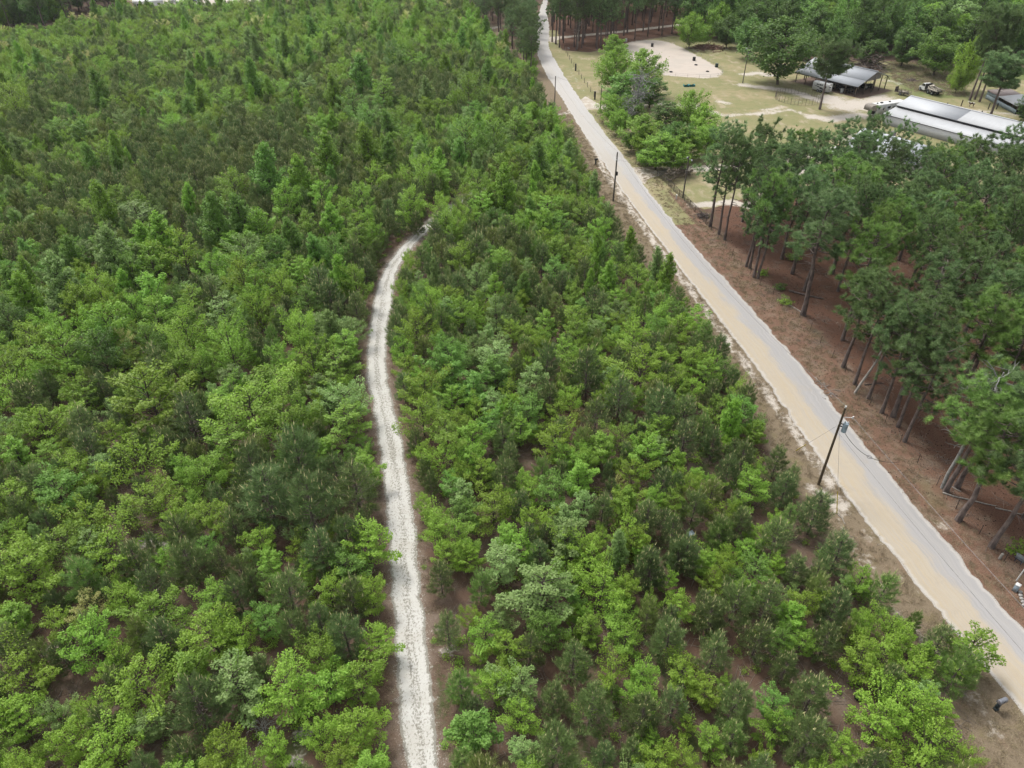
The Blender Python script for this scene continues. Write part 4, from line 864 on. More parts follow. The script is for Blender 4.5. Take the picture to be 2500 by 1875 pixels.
# riding arena
t = NT('arena_sand'); P1 = t.pos(); nA = t.noise(P1, .16, 4, .6); nB = t.noise(t.pos((.3, 1.2, 1)), .8, 5, .65); nD = t.noise(P1, 5, 4, .7)
c = t.mix(nD, (.50, .43, .365), (.58, .515, .455)); c = t.mix(t.math('MULTIPLY', t.step(nB, .5, .66), .45), c, (.43, .365, .31)); c = t.mix(t.math('MULTIPLY', t.step(nA, .45, .6), .45), c, (.46, .425, .375)); mat_arena = t.pbr(c, .95, t.bump(nB, .4, .05), 0, .1)
AR = poly([(1522, 112), (1545, 101), (1588, 98), (1626, 101), (1667, 118), (1720, 147), (1757, 170), (1762, 179), (1752, 187), (1728, 191), (1685, 188), (1617, 183), (1570, 170), (1530, 140)])
cl = np.vstack([AR, AR[:1]]); dd = np.concatenate([[0], np.cumsum(np.hypot(*np.diff(cl, axis=0).T))]); q_ = np.linspace(0, dd[-1], 121)[:-1]
rim = np.column_stack([np.interp(q_, dd, cl[:, k]) for k in (0, 1)]); ker = np.hanning(13)[1:-1]; ker /= ker.sum()
rim = np.column_stack([np.convolve(np.concatenate([rim[-5:, k], rim[:, k], rim[:5, k]]), ker, 'valid') for k in (0, 1)]); cen = rim.mean(0); outw = unit(rim - cen)
ARENA_RIM = rim + outw * .9
mb = MB(); rim2 = rim + outw * (.3 + RNG.normal(0, .25, 120))[:, None]
mb.add(np.vstack([np.column_stack([rim2, np.full(120, .006)]), [[cen[0], cen[1], .006]]]), [(k, (k + 1) % 120, 120) for k in range(120)])
tag(mb.build('riding_arena', mat_arena), kind='structure')

# ------------------------------------------------------------------ undergrowth, weeds and dry grass (uncountable)
def tuft_mesh(n, h, w_, r, mat, up=.9):
    mb = MB(); P = np.column_stack([RNG.normal(0, r, n), RNG.normal(0, r, n), np.zeros(n)]); d = unit(np.column_stack([RNG.normal(0, .55, n), RNG.normal(0, .55, n), np.full(n, up)]))
    s = unit(np.cross(d, RNG.normal(size=(n, 3)))) * w_ / 2; L = h * RNG.uniform(.5, 1.2, (n, 1))
    mb.add(np.stack([P - s, P + s, P + d * L], 1).reshape(-1, 3), np.arange(3 * n).reshape(-1, 3), RNG.uniform(0, 1, n)); return mb
def seedling(n, r, ls):
    mb = MB(); P = np.column_stack([RNG.normal(0, r * .5, n), RNG.normal(0, r * .5, n), RNG.uniform(.03, r * .9, n)]); N_ = RNG.normal(0, .5, (n, 3)); N_[:, 2] += 1
    leaves(mb, P, unit(N_), ls * RNG.uniform(.6, 1.2, n), RNG.uniform(.1, .9, n)); return mb
M_DRY = leafmat('dry_grass', (.20, .155, .095), (.36, .30, .20), .2)
g1 = tag(tuft_mesh(46, .38, .03, .22, None).build('dry_grass', M_DRY), 'short tan dry grass along the road verges', 'grass', kind='stuff'); g1.location = (*G(2240, 1560), 0)
g2 = tag(seedling(120, .5, .15).build('undergrowth', LEAF['L']), 'low lime-green seedlings on the forest floor', 'undergrowth', kind='stuff'); g2.location = (*G(1118, 1640), 0)
g3 = tag(seedling(110, .45, .14).build('undergrowth', LEAF['B']), 'low mid-green seedlings on the forest floor', 'undergrowth', kind='stuff'); g3.location = (*G(1100, 1560), 0)
pts, idx = [], []
lo, hi = FOREST.min(0), np.array([FOREST.max(0)[0], 125]); cand = RNG.uniform(lo, hi, (9000, 2)); cand = cand[in_poly(cand, FOREST) & (seg_d(cand, TRACK_C) > 1.7)]
for x, y in cand:
    if abs(x) < 20 + y * .8 and RNG.random() < .62: pts.append((x, y, 0)); idx.append(int(RNG.random() < .5))
n_u = len(pts)
scatter('undergrowth_weeds', pts, [g2, g3], idx, RNG.uniform(0, 6.28, n_u), [(s_, s_, s_) for s_ in RNG.uniform(.45, 1.35, n_u)], 'seedlings and weeds scattered between the young trees', 'undergrowth')
pts = []
cand = RNG.uniform((-30, 18), (75, 190), (60000, 2)); rd = seg_d(cand, ROAD_C); td = seg_d(cand, TRACK_C); ins = in_poly(cand, FOREST) | in_poly(cand, STAND)
for (x, y), a, b, q in zip(cand, rd, td, ins):
    if (3.1 < a < 9 and not q) or (1.5 < b < 2.8 and RNG.random() < .7): pts.append((x, y, 0))
scatter('grass_tufts', pts, [g1], [0] * len(pts), RNG.uniform(0, 6.28, len(pts)), [(s_, s_, s_ * .8) for s_ in RNG.uniform(.4, 1.0, len(pts))], 'sparse dry tufts beside road and gravel track', 'grass')
# pasture rough grass by the woods and along the fence
pts = []; lu = poly([(2170, 148), (2345, 160), (2360, 238), (2240, 226), (2180, 195)]); cand = RNG.uniform(lu.min(0), lu.max(0), (2500, 2)); cand = cand[in_poly(cand, lu)]
scatter('pasture_grass', [(x, y, 0) for x, y in cand], [g1], [0] * len(cand), RNG.uniform(0, 6.28, len(cand)), [(s_ * 2, s_ * 2, s_ * 1.4) for s_ in RNG.uniform(.4, 1.0, len(cand))], 'rough pale grass behind the barn', 'grass')

# needles, cones and twigs lying on the stand floor and between the near young trees
cm = MB()
for k in range(9): a_ = RNG.uniform(0, 6.28); c_ = np.append(RNG.normal(0, .9, 2), .03); d_ = np.array([cos(a_), sin(a_), RNG.normal(0, .08)]) * RNG.uniform(.15, .8); cm.tube([c_ - d_, c_ + RNG.normal(0, .05, 3) * [1, 1, .2], c_ + d_], [.018, .015, .006], 4, cap=False)
M_TWIG = simple('twig_grey', (.30, .25, .21), .95)
lt1 = tag(cm.build('forest_litter', M_TWIG), 'scattered grey twigs on the forest floor', 'litter', kind='stuff'); lt1.location = (*G(2330, 1130), 0)
cm = MB()
for k in range(10): c_ = np.append(RNG.normal(0, 1.1, 2), .05); cm.tube([c_ - [.05, 0, 0], c_, c_ + [.05, 0, 0]], [.015, .04, .012], 6)
M_CONE = simple('cone_dark', (.075, .048, .036), .95)
lt2 = tag(cm.build('forest_litter', M_CONE), 'dark pine cones scattered on the red needle floor', 'litter', kind='stuff'); lt2.location = (*G(2280, 1110), 0)
pts, idx = [], []
cand = RNG.uniform((-60, 22), (130, 125), (14000, 2)); q1 = in_poly(cand, STAND) | (seg_d(cand, wfl := poly([(1760, 590), (1950, 770), (2180, 1040), (2420, 1330)])) < 4.5); q2 = in_poly(cand, FOREST) & (seg_d(cand, TRACK_C) > 2.9)
for (x, y), a, b in zip(cand, q1, q2):
    if abs(x) > 16 + y * .8: continue
    if seg_d((x, y), ROAD_C)[0] < 4.2: continue
    if a and RNG.random() < .6: pts.append((x, y, 0)); idx.append(int(RNG.random() < .65))
    elif b and RNG.random() < .35: pts.append((x, y, 0)); idx.append(0)
scatter('floor_litter', pts, [lt1, lt2], idx, RNG.uniform(0, 6.28, len(pts)), [(s_, s_, s_) for s_ in RNG.uniform(.5, 1.3, len(pts))], 'twigs and cones strewn over the forest floors', 'litter')
# ------------------------------------------------------------------ poles and wires
M_POLE = simple('pole_wood', (.115, .085, .052), .9, scale=3, stretch=(1, 1, .15))
M_POLEG = simple('pole_grey', (.15, .13, .11), .9, scale=3, stretch=(1, 1, .15))
M_STEEL = simple('galvanised', (.42, .44, .46), .45, .6)
M_TRANS = simple('transformer_paint', (.36, .44, .50), .5)
M_PORC = simple('porcelain', (.75, .74, .72), .3)
M_WIRE = simple('wire', (.34, .31, .30), .5, .3)
M_BLACK = simple('black_rubber', (.02, .02, .022), .7)
M_DARK = simple('dark_iron', (.045, .042, .04), .7)
M_YEL = simple('yellow_guard', (.55, .44, .06), .6)
M_WHITE = simple('white_paint', (.74, .74, .72), .45, var=.06)
M_GLASS = simple('dark_glass', (.02, .024, .03), .15, spec=.6)

def pole(base, H, r, mat, label, lean=(0, 0), group='wooden poles along the road'):
    t_ = thing('utility_pole', label, 'pole', (*base, 0), 0, group)
    MB().tube([(0, 0, 0), (lean[0] * .5, lean[1] * .5, H * .5), (lean[0], lean[1], H)], [r, r * .85, r * .7], 10).build('shaft', mat, t_, True)
    return t_
B1 = G(1998, 1183); H1 = 10.1
p1 = pole(B1, H1, .145, M_POLE, 'brown utility pole with grey transformer by the left verge, nearest of the poles')
MB().cyl((0, 0, H1 + .12), .085, .22, 10).cyl((0, 0, H1 + .02), .05, .1, 8).build('insulator', M_PORC, p1)
MB().tube([(.1, -.05, H1 - 1.1), (.45, -.35, H1 - .9), (.78, -.42, H1 - .85)], .035, 6).cyl((.8, -.42, H1 - .85), .07, .3, 10).build('bracket_arm', M_PORC, p1)
tr_ = MB().cyl((.48, -.22, H1 - 2.25), .25, .95, 18).cyl((.48, -.22, H1 - 1.74), .265, .07, 18).cyl((.48, -.22, H1 - 2.72), .255, .05, 18).build('transformer', M_TRANS, p1)
MB().cyl((.36, -.18, H1 - 1.58), .07, .26, 10).cyl((.62, -.26, H1 - 1.62), .055, .2, 10).build('bushing', M_PORC, tr_)
MB().box((.2, -.1, H1 - 2.2), (.3, .08, .08), -.4).box((.2, -.1, H1 - 1.9), (.3, .08, .08), -.4).build('mount', M_DARK, p1)
MB().tube([(.02, .1, H1 - .1), (.25, .0, H1 - .5), (.36, -.18, H1 - 1.4)], .014, 4).build('jumper', M_WIRE, p1)
B2 = G(1497, 491); H2 = 9.3
p2 = pole(B2, H2, .17, M_POLEG, 'dark utility pole with white insulator ring by upper verge near the driveway')
MB().cyl((0, 0, H2 - 1.35), .24, .16, 14).cyl((0, 0, H2 + .08), .06, .16, 8).build('insulator', M_PORC, p2)
MB().cyl((.25, 0, H2 - 4.0), .19, .62, 12).cyl((.25, 0, H2 - 3.66), .15, .08, 12).build('meter_can', M_BLACK, p2)
B3 = G(1354, 256); p3 = pole(B3, 7.2, .15, M_POLEG, 'plain dark pole standing left of the road where it bends')
MB().cyl((0, 0, 7.25), .05, .12, 8).build('insulator', M_PORC, p3)
B4 = G(1465, 272); p4 = pole(B4, 6.2, .14, M_POLEG, 'slim pole at the first driveway beside the broad clump'); MB().box((0, 0, 6.0), (.7, .08, .08), .6).build('crossarm', M_POLEG, p4)
B5 = G(1667, 483); p5 = pole(B5, 8.0, .15, M_POLEG, 'grey pole with small lamp behind the chain-link fence')
MB().tube([(0, 0, 7.3), (.35, -.1, 7.45), (.6, -.16, 7.4)], .03, 6).build('lamp_arm', M_STEEL, p5); MB().cyl((.62, -.16, 7.33), .16, .2, 12, r2=.09).build('lamp_head', M_WHITE, p5); MB().box((-.2, 0, 7.7), (.3, .2, .35)).build('junction_box', M_STEEL, p5)
B6 = G(1813, 203); p6 = pole(B6, 9.8, .14, M_POLEG, 'pasture light pole with white lamp near the round pen')
MB().tube([(0, 0, 9.3), (-.4, 0, 9.5), (-.7, 0, 9.4)], .035, 6).build('lamp_arm', M_STEEL, p6); MB().cyl((-.7, 0, 9.3), .28, .3, 14, r2=.14).build('lamp_head', M_WHITE, p6); MB().box((.12, -.1, 8.0), (.35, .3, .6)).build('meter_can', M_STEEL, p6)
B7 = G(1189, 95); p7 = pole(B7, 8.9, .15, M_POLEG, 'guyed pole where the brown lane meets the upper forest'); MB().box((0, 0, 8.4), (1.8, .1, .1), .2).build('crossarm', M_POLEG, p7)
for a in ((3.2, -1.5), (4.6, -3.4)): MB().tube([(0, 0, 8.3), (a[0], a[1], 0)], .02, 4).build('guy_wire', M_WIRE, p7)

def wire(a, b, sag, label, r=.016, mat=None, n=28):
    a, b = np.asarray(a, float), np.asarray(b, float); s = np.linspace(0, 1, n)[:, None]; p = a + (b - a) * s; p[:, 2] -= (4 * sag * s * (1 - s))[:, 0]
    return tag(MB().tube(p, r, 5).build('overhead_wire', mat or M_WIRE), label, 'wire', 'overhead wires along the road')
T1 = (*B1, H1 + .2); T2 = (*B2, H2 + .1); d12 = (B1 - B2); B0 = B1 + d12 * .72 + np.array([3.2, 0])
A1 = (B1[0] + .8, B1[1] - .42, H1 - .85)
wire(T2, T1, 2.1, 'long thin wire sagging from the transformer pole up to the second pole', .017)
wire(A1, (B0[0], B0[1], H1 - .3), .9, 'upper thin wire running from bracket arm to the lower right corner', .020)
wire((B1[0] + .1, B1[1] - .1, H1 - 3.0), (B0[0] - .2, B0[1], H1 - 3.4), .9, 'lower thin wire running from the transformer to the lower right corner', .018)
wire(T2, (*B3, 7.2), 1.2, 'thin wire between the second pole and the plain pole at the bend', .012)
wire((*B2, H2 - 1.35), (*B5, 7.8), .9, 'thin wire crossing the road to the fence-side lamp pole', .012)
wire((*B3, 7.1), (*B4, 6.1), .5, 'thin wire crossing the road at the first driveway', .012)
lp = MB(); q = np.linspace(0, 1, 14)[:, None]; a, b = np.array((B1[0] + .5, B1[1] - .3, H1 - 2.7)), np.array((B1[0] + 4.2, B1[1] - 4.3, H1 - 3.0)); p = a + (b - a) * q; p[:, 2] -= (1.2 * 4 * q * (1 - q))[:, 0]
lp.tube(p, .022, 5); ang_ = np.linspace(0, 2 * pi, 16); c_ = p[7]; lp.tube(np.column_stack([c_[0] + .22 * np.cos(ang_), c_[1] + .22 * np.sin(ang_), np.full(16, c_[2])]), .022, 4, cap=False)
tag(lp.build('service_cable', M_BLACK), 'black looped cable hanging from the transformer', 'cable')
for g_, lab in ((G(2043, 1256), 'yellow guy guard leaning beside the transformer pole, towards the road'), (G(1942, 1101), 'yellow guy guard up the verge from the transformer pole')):
    gw = thing('guy_anchor', lab, 'guy wire', (*g_, 0)); d = np.array([B1[0] - g_[0], B1[1] - g_[1], H1 - 2.0])
    MB().tube([(0, 0, 0), d], .012, 4).build('wire', M_WIRE, gw); MB().tube([d * .012, d * .26 / max(1, 1)], .045, 7).build('guard', M_YEL, gw)

# ------------------------------------------------------------------ mailboxes, pedestal, pipe, stones
def mailbox(loc, rz, lab, s=1.0, mat=None):
    t_ = thing('mailbox', lab, 'mailbox', (*loc, 0), rz)
    MB().box((0, 0, .5), (.24, .24, 1.0)).box((0, 0, .12), (.32, .32, .24), taper=.8).build('post', M_MAILD, t_)
    b_ = MB(); pr = [(-.17, 0), (.17, 0), (.17, .17)] + [(.17 * cos(k), .17 + .17 * sin(k)) for k in np.linspace(.2, pi - .2, 9)] + [(-.17, .17)]
    b_.prism([(y, z + 1.0) for y, z in pr], -.28, .46, 'x'); b_.build('body', mat or M_MAIL, t_)
    MB().prism([(y * .94, z * .96 + 1.006) for y, z in pr], .46, .48, 'x').build('door', M_MAIL, t_)
    MB().box((-.285, 0, 1.22), (.012, .22, .07)).box((-.285, 0, 1.10), (.012, .22, .05)).build('number_plate', M_MAILN, t_)
    MB().box((.05, -.185, 1.32), (.05, .02, .22)).build('flag', M_MAILD, t_)
M_MAIL = simple('mailbox_grey', (.23, .24, .27), .4); M_MAILD = simple('mailbox_dark', (.035, .05, .055), .5); M_MAILN = simple('plate_grey', (.35, .31, .31), .6)
mailbox(G(2430, 1732), R(20), 'dark grey mailbox on a post at the lower right road edge')
mailbox(G(1454, 402), R(30), 'small black mailbox by the left verge above the second pole', 1.0, M_DARK)
t_ = thing('power_pedestal', 'grey-green service box by the wires at the right edge', 'utility box', (*G(2477, 1442), 0), R(40))
MB().box((0, 0, .4), (.38, .38, .8)).build('body', M_TRANS, t_); MB().box((0, 0, .84), (.43, .43, .08), taper=.85).build('cap', M_WHITE, t_)
a, b = G(2481, 1418), G(2482, 1417)
t_ = thing('pipe_post', 'leaning white pipe post at the right edge above the service box', 'post', (*a, 0), 0)
MB().tube([(0, 0, 0), (.12, .05, 1.5)], .055, 8).build('pipe', M_WHITE, t_); MB().tube([(.12, .05, 1.46), (.42, .12, 1.52)], .05, 8).build('elbow', M_WHITE, t_)
t_ = thing('stump_post', 'short grey wooden stub post among the pines at the right edge', 'post', (*G(2440, 1364), 0)); MB().tube([(0, 0, 0), (.03, 0, .7)], [.13, .11], 8).build('stub', M_DEAD, t_)
for k, (a, b) in enumerate(((2490, 1447), (2491, 1455), (2493, 1463), (2496, 1471), (2499, 1479))):
    v = unit(RNG.normal(size=(40, 3))); bm = bmesh.new(); bmesh.ops.create_icosphere(bm, subdivisions=2, radius=.17)
    for q in bm.verts: q.co = Vector((q.co.x * 1.2, q.co.y, q.co.z * .7)) * (1 + .18 * sin(q.co.x * 23 + k) * cos(q.co.y * 19))
    m_ = bpy.data.meshes.new('border_stone'); bm.to_mesh(m_); bm.free(); m_.materials.append(simple('stone_grey', (.40, .38, .36), .9) if k == 0 else bpy.data.materials['stone_grey'])
    o = link('border_stone', m_); o.location = (*G(a, b), .1); tag(o, 'pale rounded stone in the short curved row at the right edge', 'stone', 'border stones at the right edge')
t_ = thing('garden_chair', 'dark blue garden chair with lattice back under the right-edge bush', 'chair', (*G(2487, 1372), 0), R(120))
M_BLUE = simple('blue_frame', (.04, .07, .13), .5); M_LATT = simple('lattice_grey', (.38, .42, .42), .6)
MB().box((0, 0, .42), (.6, .55, .06)).build('seat', M_BLUE, t_)
bk = MB()
for k in range(7): bk.box((-.27 + k * .09, .28, .75), (.035, .03, .62), ry=.5).box((-.27 + k * .09, .30, .75), (.035, .03, .62), ry=-.5)
bk.box((0, .29, 1.06), (.66, .05, .06)).box((-.32, .29, .75), (.05, .05, .66)).box((.32, .29, .75), (.05, .05, .66)); bk.build('backrest', M_LATT, t_)
for sx in (-.26, .26):
    for sy in (-.23, .23): MB().box((sx, sy, .2), (.05, .05, .4)).build('leg', M_BLUE, t_)

# litter in the young forest
t_ = thing('sheet_metal', 'bent silver-blue metal panel lying among the young trees', 'panel', (*G(1687, 1306), 0), R(25)); MB().prism([(-.35, 0), (-.3, .25), (.25, .32), (.36, .05), (.33, 0), (.2, .24), (-.25, .19), (-.3, 0)], -.25, .25).build('panel', M_TRANS, t_)
t_ = thing('rubber_tub', 'dark round tub on the forest floor at lower right', 'tub', (*G(2094, 1705), 0)); MB().tube([(0, 0, 0), (0, 0, .3), (0, 0, .34), (0, 0, .3), (0, 0, .06)], [.26, .31, .33, .28, .24], 16).build('tub', M_BLACK, t_)

# ------------------------------------------------------------------ dead wood
def log(a, b, r, lab, mat=None, z=None):
    A, B = G(*a), G(*b); s = np.linspace(0, 1, 6); p = np.column_stack([A[0] + (B[0] - A[0]) * s, A[1] + (B[1] - A[1]) * s, np.full(6, r)]) ; p[:, :2] += RNG.normal(0, .05, (6, 2))
    tag(MB().tube(p, np.linspace(r, r * .6, 6), 7).build('fallen_log', mat or M_DEAD, None, True), lab, 'log')
log((1926, 712), (2012, 732), .15, 'dark fallen log in the stand behind the big leaning pine', M_PINEBARK); log((2300, 1205), (2430, 1237), .09, 'long pale fallen pole lying across the red needle floor'); log((2430, 1240), (2520, 1264), .07, 'pale fallen pole continuing to the right edge of the stand')
log((2316, 1184), (2344, 1201), .06, 'short pale fallen stick between two near pine trunks'); log((2446, 858), (2530, 868), .11, 'dark fallen trunk on the stand floor near the right edge', M_PINEBARK); log((2045, 1254), (2066, 1282), .05, 'pale stick on the verge below the transformer pole')
log((1955, 762), (1912, 735), .07, 'grey fallen branch at the foot of the big leaning pine'); log((2110, 940), (2160, 936), .08, 'dark fallen limb near the bleached leaning snag', M_PINEBARK)
def branchpile(px, n, spread, length, r, name, lab, cat, mat, hgt=.2):
    g = G(*px); mb = MB()
    for k in range(n):
        c = np.append(RNG.normal(0, spread, 2), 0); rho = np.hypot(c[0], c[1]); c[2] = .03 + hgt * RNG.random() * math.exp(-(rho / (spread * 1.2)) ** 2); d = unit(np.append(RNG.normal(0, 1, 2), RNG.normal(0, .25))) * length * RNG.uniform(.4, 1) / 2
        mid = c + RNG.normal(0, .1 * length, 3) * [1, 1, .4]; P_ = np.array([c - d, mid, c + d]); P_[:, 2] = np.maximum(P_[:, 2], .02); mb.tube(P_, [r, r * .8, r * .3], 4, cap=False)
    o = mb.build(name, mat); o.location = (*g, 0); return tag(o, lab, cat)
branchpile((2012, 938), 7, .5, 1.6, .04, 'fallen_branches', 'bleached fallen branches on the right verge, upper scatter', 'branches', M_DEAD); branchpile((2026, 962), 12, .5, 1.1, .045, 'fallen_branches', 'broken pale branches at the road edge, lower scatter', 'branches', M_DEAD); branchpile((1800, 930), 0 or 5, .6, 1.2, .03, 'fallen_branches', 'few thin sticks on the left verge', 'branches', M_DEAD)
branchpile((2068, 1318), 6, .5, 1.0, .03, 'fallen_branches', 'pale twigs on the left verge below the yellow guard', 'branches', M_DEAD); branchpile((1718, 530), 60, .9, 1.6, .06, 'brush_pile', 'dark brush pile inside the fence corner under the first pines', 'brush pile', M_PINEBARK, .7)
M_RUST = simple('rusty_brush', (.21, .12, .085), .95); M_GREYB = simple('grey_brush', (.24, .195, .165), .95)
branchpile((2122, 168), 170, 2.6, 6.5, .10, 'brush_pile', 'big grey-brown brush pile behind the barn', 'brush pile', M_GREYB, 5.5)
branchpile((2126, 166), 30, 2.0, 6.0, .14, 'log_pile', 'reddish logs on top of the big brush pile', 'logs', M_RUST, 6.0); branchpile((1728, 117), 190, 2.7, 3.6, .12, 'debris_pile', 'low rusty debris pile beyond the arena', 'debris', M_RUST, .6); branchpile((1387, 119), 8, .6, .9, .16, 'stump_pile', 'pale cut stumps near the far pines', 'stumps', M_DEAD, .3); branchpile((2226, 197), 44, .7, 2.6, .1, 'debris_pile', 'small dark debris heap on the green grass behind the trailer', 'debris', M_PINEBARK, .5)
def snag(px, H, r, lean, lab, nb, rad, mat, name='dead_tree', twig=True):
    t_ = thing(name, lab, 'dead tree', (*G(*px), 0)); make_bare(H, r, nb, lean, rad, twig).build('wood', mat, t_, True)
snag((2087, 960), 9.5, .8, (2.9, 1.2), 'bleached leaning snag at the front of the red-floored stand', 4, .17, M_DEAD, twig=False); snag((1410, 118), 11, 2.6, (.4, 0), 'pale bare dead tree in front of the far pine row', 12, .16, M_DEAD)
M_GREYW = simple('dead_grey', (.34, .335, .315), .9)
snag((1548, 300), 11.0, 4.6, (.5, 0), 'grey leafless tree inside the roadside clump', 50, .3, M_GREYW); snag((1535, 320), 7.5, 3.4, (-.8, .4), 'smaller grey leafless tree low in the roadside clump', 30, .12, M_GREYW)
snag((650, 1800), 1.7, 1.3, (0, 0), 'small grey leafless shrub low at the left', 34, .03, M_GREYW, 'dead_shrub'); snag((1046, 1140), 1.2, .8, (0, 0), 'tiny grey leafless shrub right of the track', 22, .02, M_GREYW, 'dead_shrub')
snag((2300, 1192), 14.5, 2.6, (.6, 0), 'dead-topped pine with tangled bare limbs in the near stand', 40, .2, M_GREYW)
# brown shrubs by the fence corner, a bright sapling beside them, bushes in the stand
M_BRN = leafmat('leaf_brown', (.085, .070, .045), (.17, .13, .085), .15)
def bush(px, Rm, H, mat, lab, name='bush', n=1500, ls=.2):
    t_ = thing(name, lab, 'bush', (*G(*px), 0), RNG.uniform(0, 6)); c_, w_ = make_broadleaf(H, Rm, .1, 'round', 30, n, ls, .2, .3, .35); c_.build('foliage', mat, t_); w_.build('stems', M_BARK, t_)
bush((1640, 441), 2.0, 2.6, M_BRN, 'round brown twiggy bush behind the fence corner'); bush((1668, 430), 1.6, 2.7, M_BRN, 'smaller brown bush by the lamp pole'); bush((1658, 412), 1.0, 3.0, LEAF['L'], 'bright thin sapling behind the brown bushes', 'bush', 500)
for px, Rm, H, c, lab in (((2476, 1352), 1.0, 1.8, 'B', 'leafy bush over the garden chair at the right edge'), ((1942, 610), 2.0, 2.2, 'L', 'low olive bush in the middle of the red-floored stand'), ((1935, 635), 1.1, 1.0, 'L', 'small low bush below the olive one in the stand'), ((1905, 707), .9, .9, 'D', 'small dark bush at the stand edge near the fallen log'), ((1917, 742), 1.1, .8, 'L', 'low yellow-green bush at the stand edge by the big pine'), ((1862, 672), .8, .8, 'L', 'tiny green bush among the front pine trunks')):
    bush(px, Rm, H, LEAF[c], lab, n=500, ls=.17)

# ------------------------------------------------------------------ fences
M_MESH = simple('fence_wire', (.12, .12, .12), .6, .3); M_TPOST = simple('steel_post', (.06, .05, .045), .8)
ch = poly([(1604, 431), (1620, 443), (1637, 458), (1656, 477), (1680, 500), (1706, 528), (1736, 562)])
side2 = poly([(1604, 431), (1640, 429), (1690, 428), (1740, 430)])
t_ = thing('chain_link_fence', 'dark chain-link fence round the small lawn above the stand', 'fence')
def run(L, step):
    d = np.concatenate([[0], np.cumsum(np.hypot(*np.diff(L, axis=0).T))]); n = max(2, int(round(d[-1] / step)) + 1); s = np.linspace(0, d[-1], n); return np.column_stack([np.interp(s, d, L[:, k]) for k in (0, 1)])
posts = np.vstack([run(ch, 2.7), run(side2, 2.7)[1:]])
for x, y in posts: MB().tube([(x, y, 0), (x, y, 1.28)], .045, 6).build('post', M_TPOST, t_)
for L in (ch, side2):
    q = run(L, .5); MB().tube(np.column_stack([q, np.full(len(q), 1.24)]), .028, 5).build('top_rail', M_TPOST, t_); fm = MB(); q = run(L, .16)
    for k in range(len(q) - 7):
        fm.tube([(*q[k], .04), (*q[k + 7], 1.2)], .006, 3, cap=False).tube([(*q[k + 7], .04), (*q[k], 1.2)], .006, 3, cap=False)
    fm.build('wire_mesh', M_MESH, t_)
t_ = thing('cap_post', 'short white marker post in front of the chain-link fence', 'post', (*G(1651, 486), 0)); MB().cyl((0, 0, .4), .12, .8, 12).cyl((0, 0, .83), .14, .08, 12).build('body', M_WHITE, t_)
wf = poly([(1736, 562), (1790, 628), (1858, 700), (1930, 752), (1965, 790), (2010, 850), (2060, 905), (2100, 965), (2148, 1018), (2186, 1068), (2232, 1122), (2300, 1200), (2335, 1245), (2390, 1305), (2450, 1372)])
t_ = thing('wire_fence', 'rusty wire fence along the front of the red-floored pine stand', 'fence'); q = run(wf, 3.4)
for x, y in q: MB().tube([(x, y, 0), (x + RNG.normal(0, .05), y + RNG.normal(0, .05), 1.25)], .028, 5).build('post', M_TPOST, t_)
for z in (.35, .75, 1.15): MB().tube(np.column_stack([q, np.full(len(q), z)]), .006, 3).build('wire', M_MESH, t_)
pf = poly([(1378, 122), (1392, 150), (1405, 170), (1428, 205), (1450, 236)]); t_ = thing('pasture_fence', 'wire fence with dark posts between road and upper pasture', 'fence'); q = run(pf, 5.0)
for x, y in q: MB().tube([(x, y, 0), (x, y, 1.4)], .06, 5).build('post', M_TPOST, t_)
for z in (.5, 1.2): MB().tube(np.column_stack([q, np.full(len(q), z)]), .012, 3).build('wire', M_MESH, t_)
for a, b, lab in ((1405, 173, 'thick dark post halfway along the upper pasture fence'), (1452, 243, 'thick dark post beside the first driveway')):
    t_ = thing('gate_post', lab, 'post', (*G(a, b), 0)); MB().cyl((0, 0, 1.0), .22, 2.0, 10).build('shaft', M_DARK, t_); MB().cyl((0, 0, 2.04), .24, .08, 10).build('cap', M_DARK, t_)
t_ = thing('arena_fence', 'low thin rail fence round the sandy riding arena', 'fence'); sel = ARENA_RIM[np.arange(0, 120, 3)]
for x, y in sel: MB().tube([(x, y, 0), (x, y, 1.0)], .028, 4).build('post', M_GREYW, t_)
ring = np.vstack([ARENA_RIM, ARENA_RIM[:1]]); MB().tube(np.column_stack([ring, np.full(len(ring), 1.0)]), .016, 4, cap=False).tube(np.column_stack([ring, np.full(len(ring), .55)]), .012, 4, cap=False).build('rail', M_GREYW, t_)
cpen = G(1948, 243); t_ = thing('round_pen', 'round metal panel pen on pale sand in front of the barn', 'pen', (*cpen, 0)); ppx = poly([(1891, 238), (2004, 246)]); RP = float(np.hypot(*(ppx[1] - ppx[0])) / 2)
for k in range(20):
    a0, a1 = k * 2 * pi / 20, (k + 1) * 2 * pi / 20; am = (a0 + a1) / 2; pts_ = [np.array([RP * cos(q_), RP * sin(q_)]) for q_ in (a0, a1)]
    m_ = MB(); m_.tube([(*pts_[0], 0), (*pts_[0], 1.7)], .045, 5).tube([(RP * cos(am) * .998, RP * sin(am) * .998, .1), (RP * cos(am) * .998, RP * sin(am) * .998, 1.6)], .025, 4)
    for z in (.15, .5, .85, 1.2, 1.58): m_.tube([(*pts_[0], z), (*pts_[1], z)], .024, 4, cap=False)
    m_.build('panel', M_GATE if 'M_GATE' in globals() else globals().setdefault('M_GATE', simple('panel_brown', (.13, .10, .085), .6, .2)), t_)
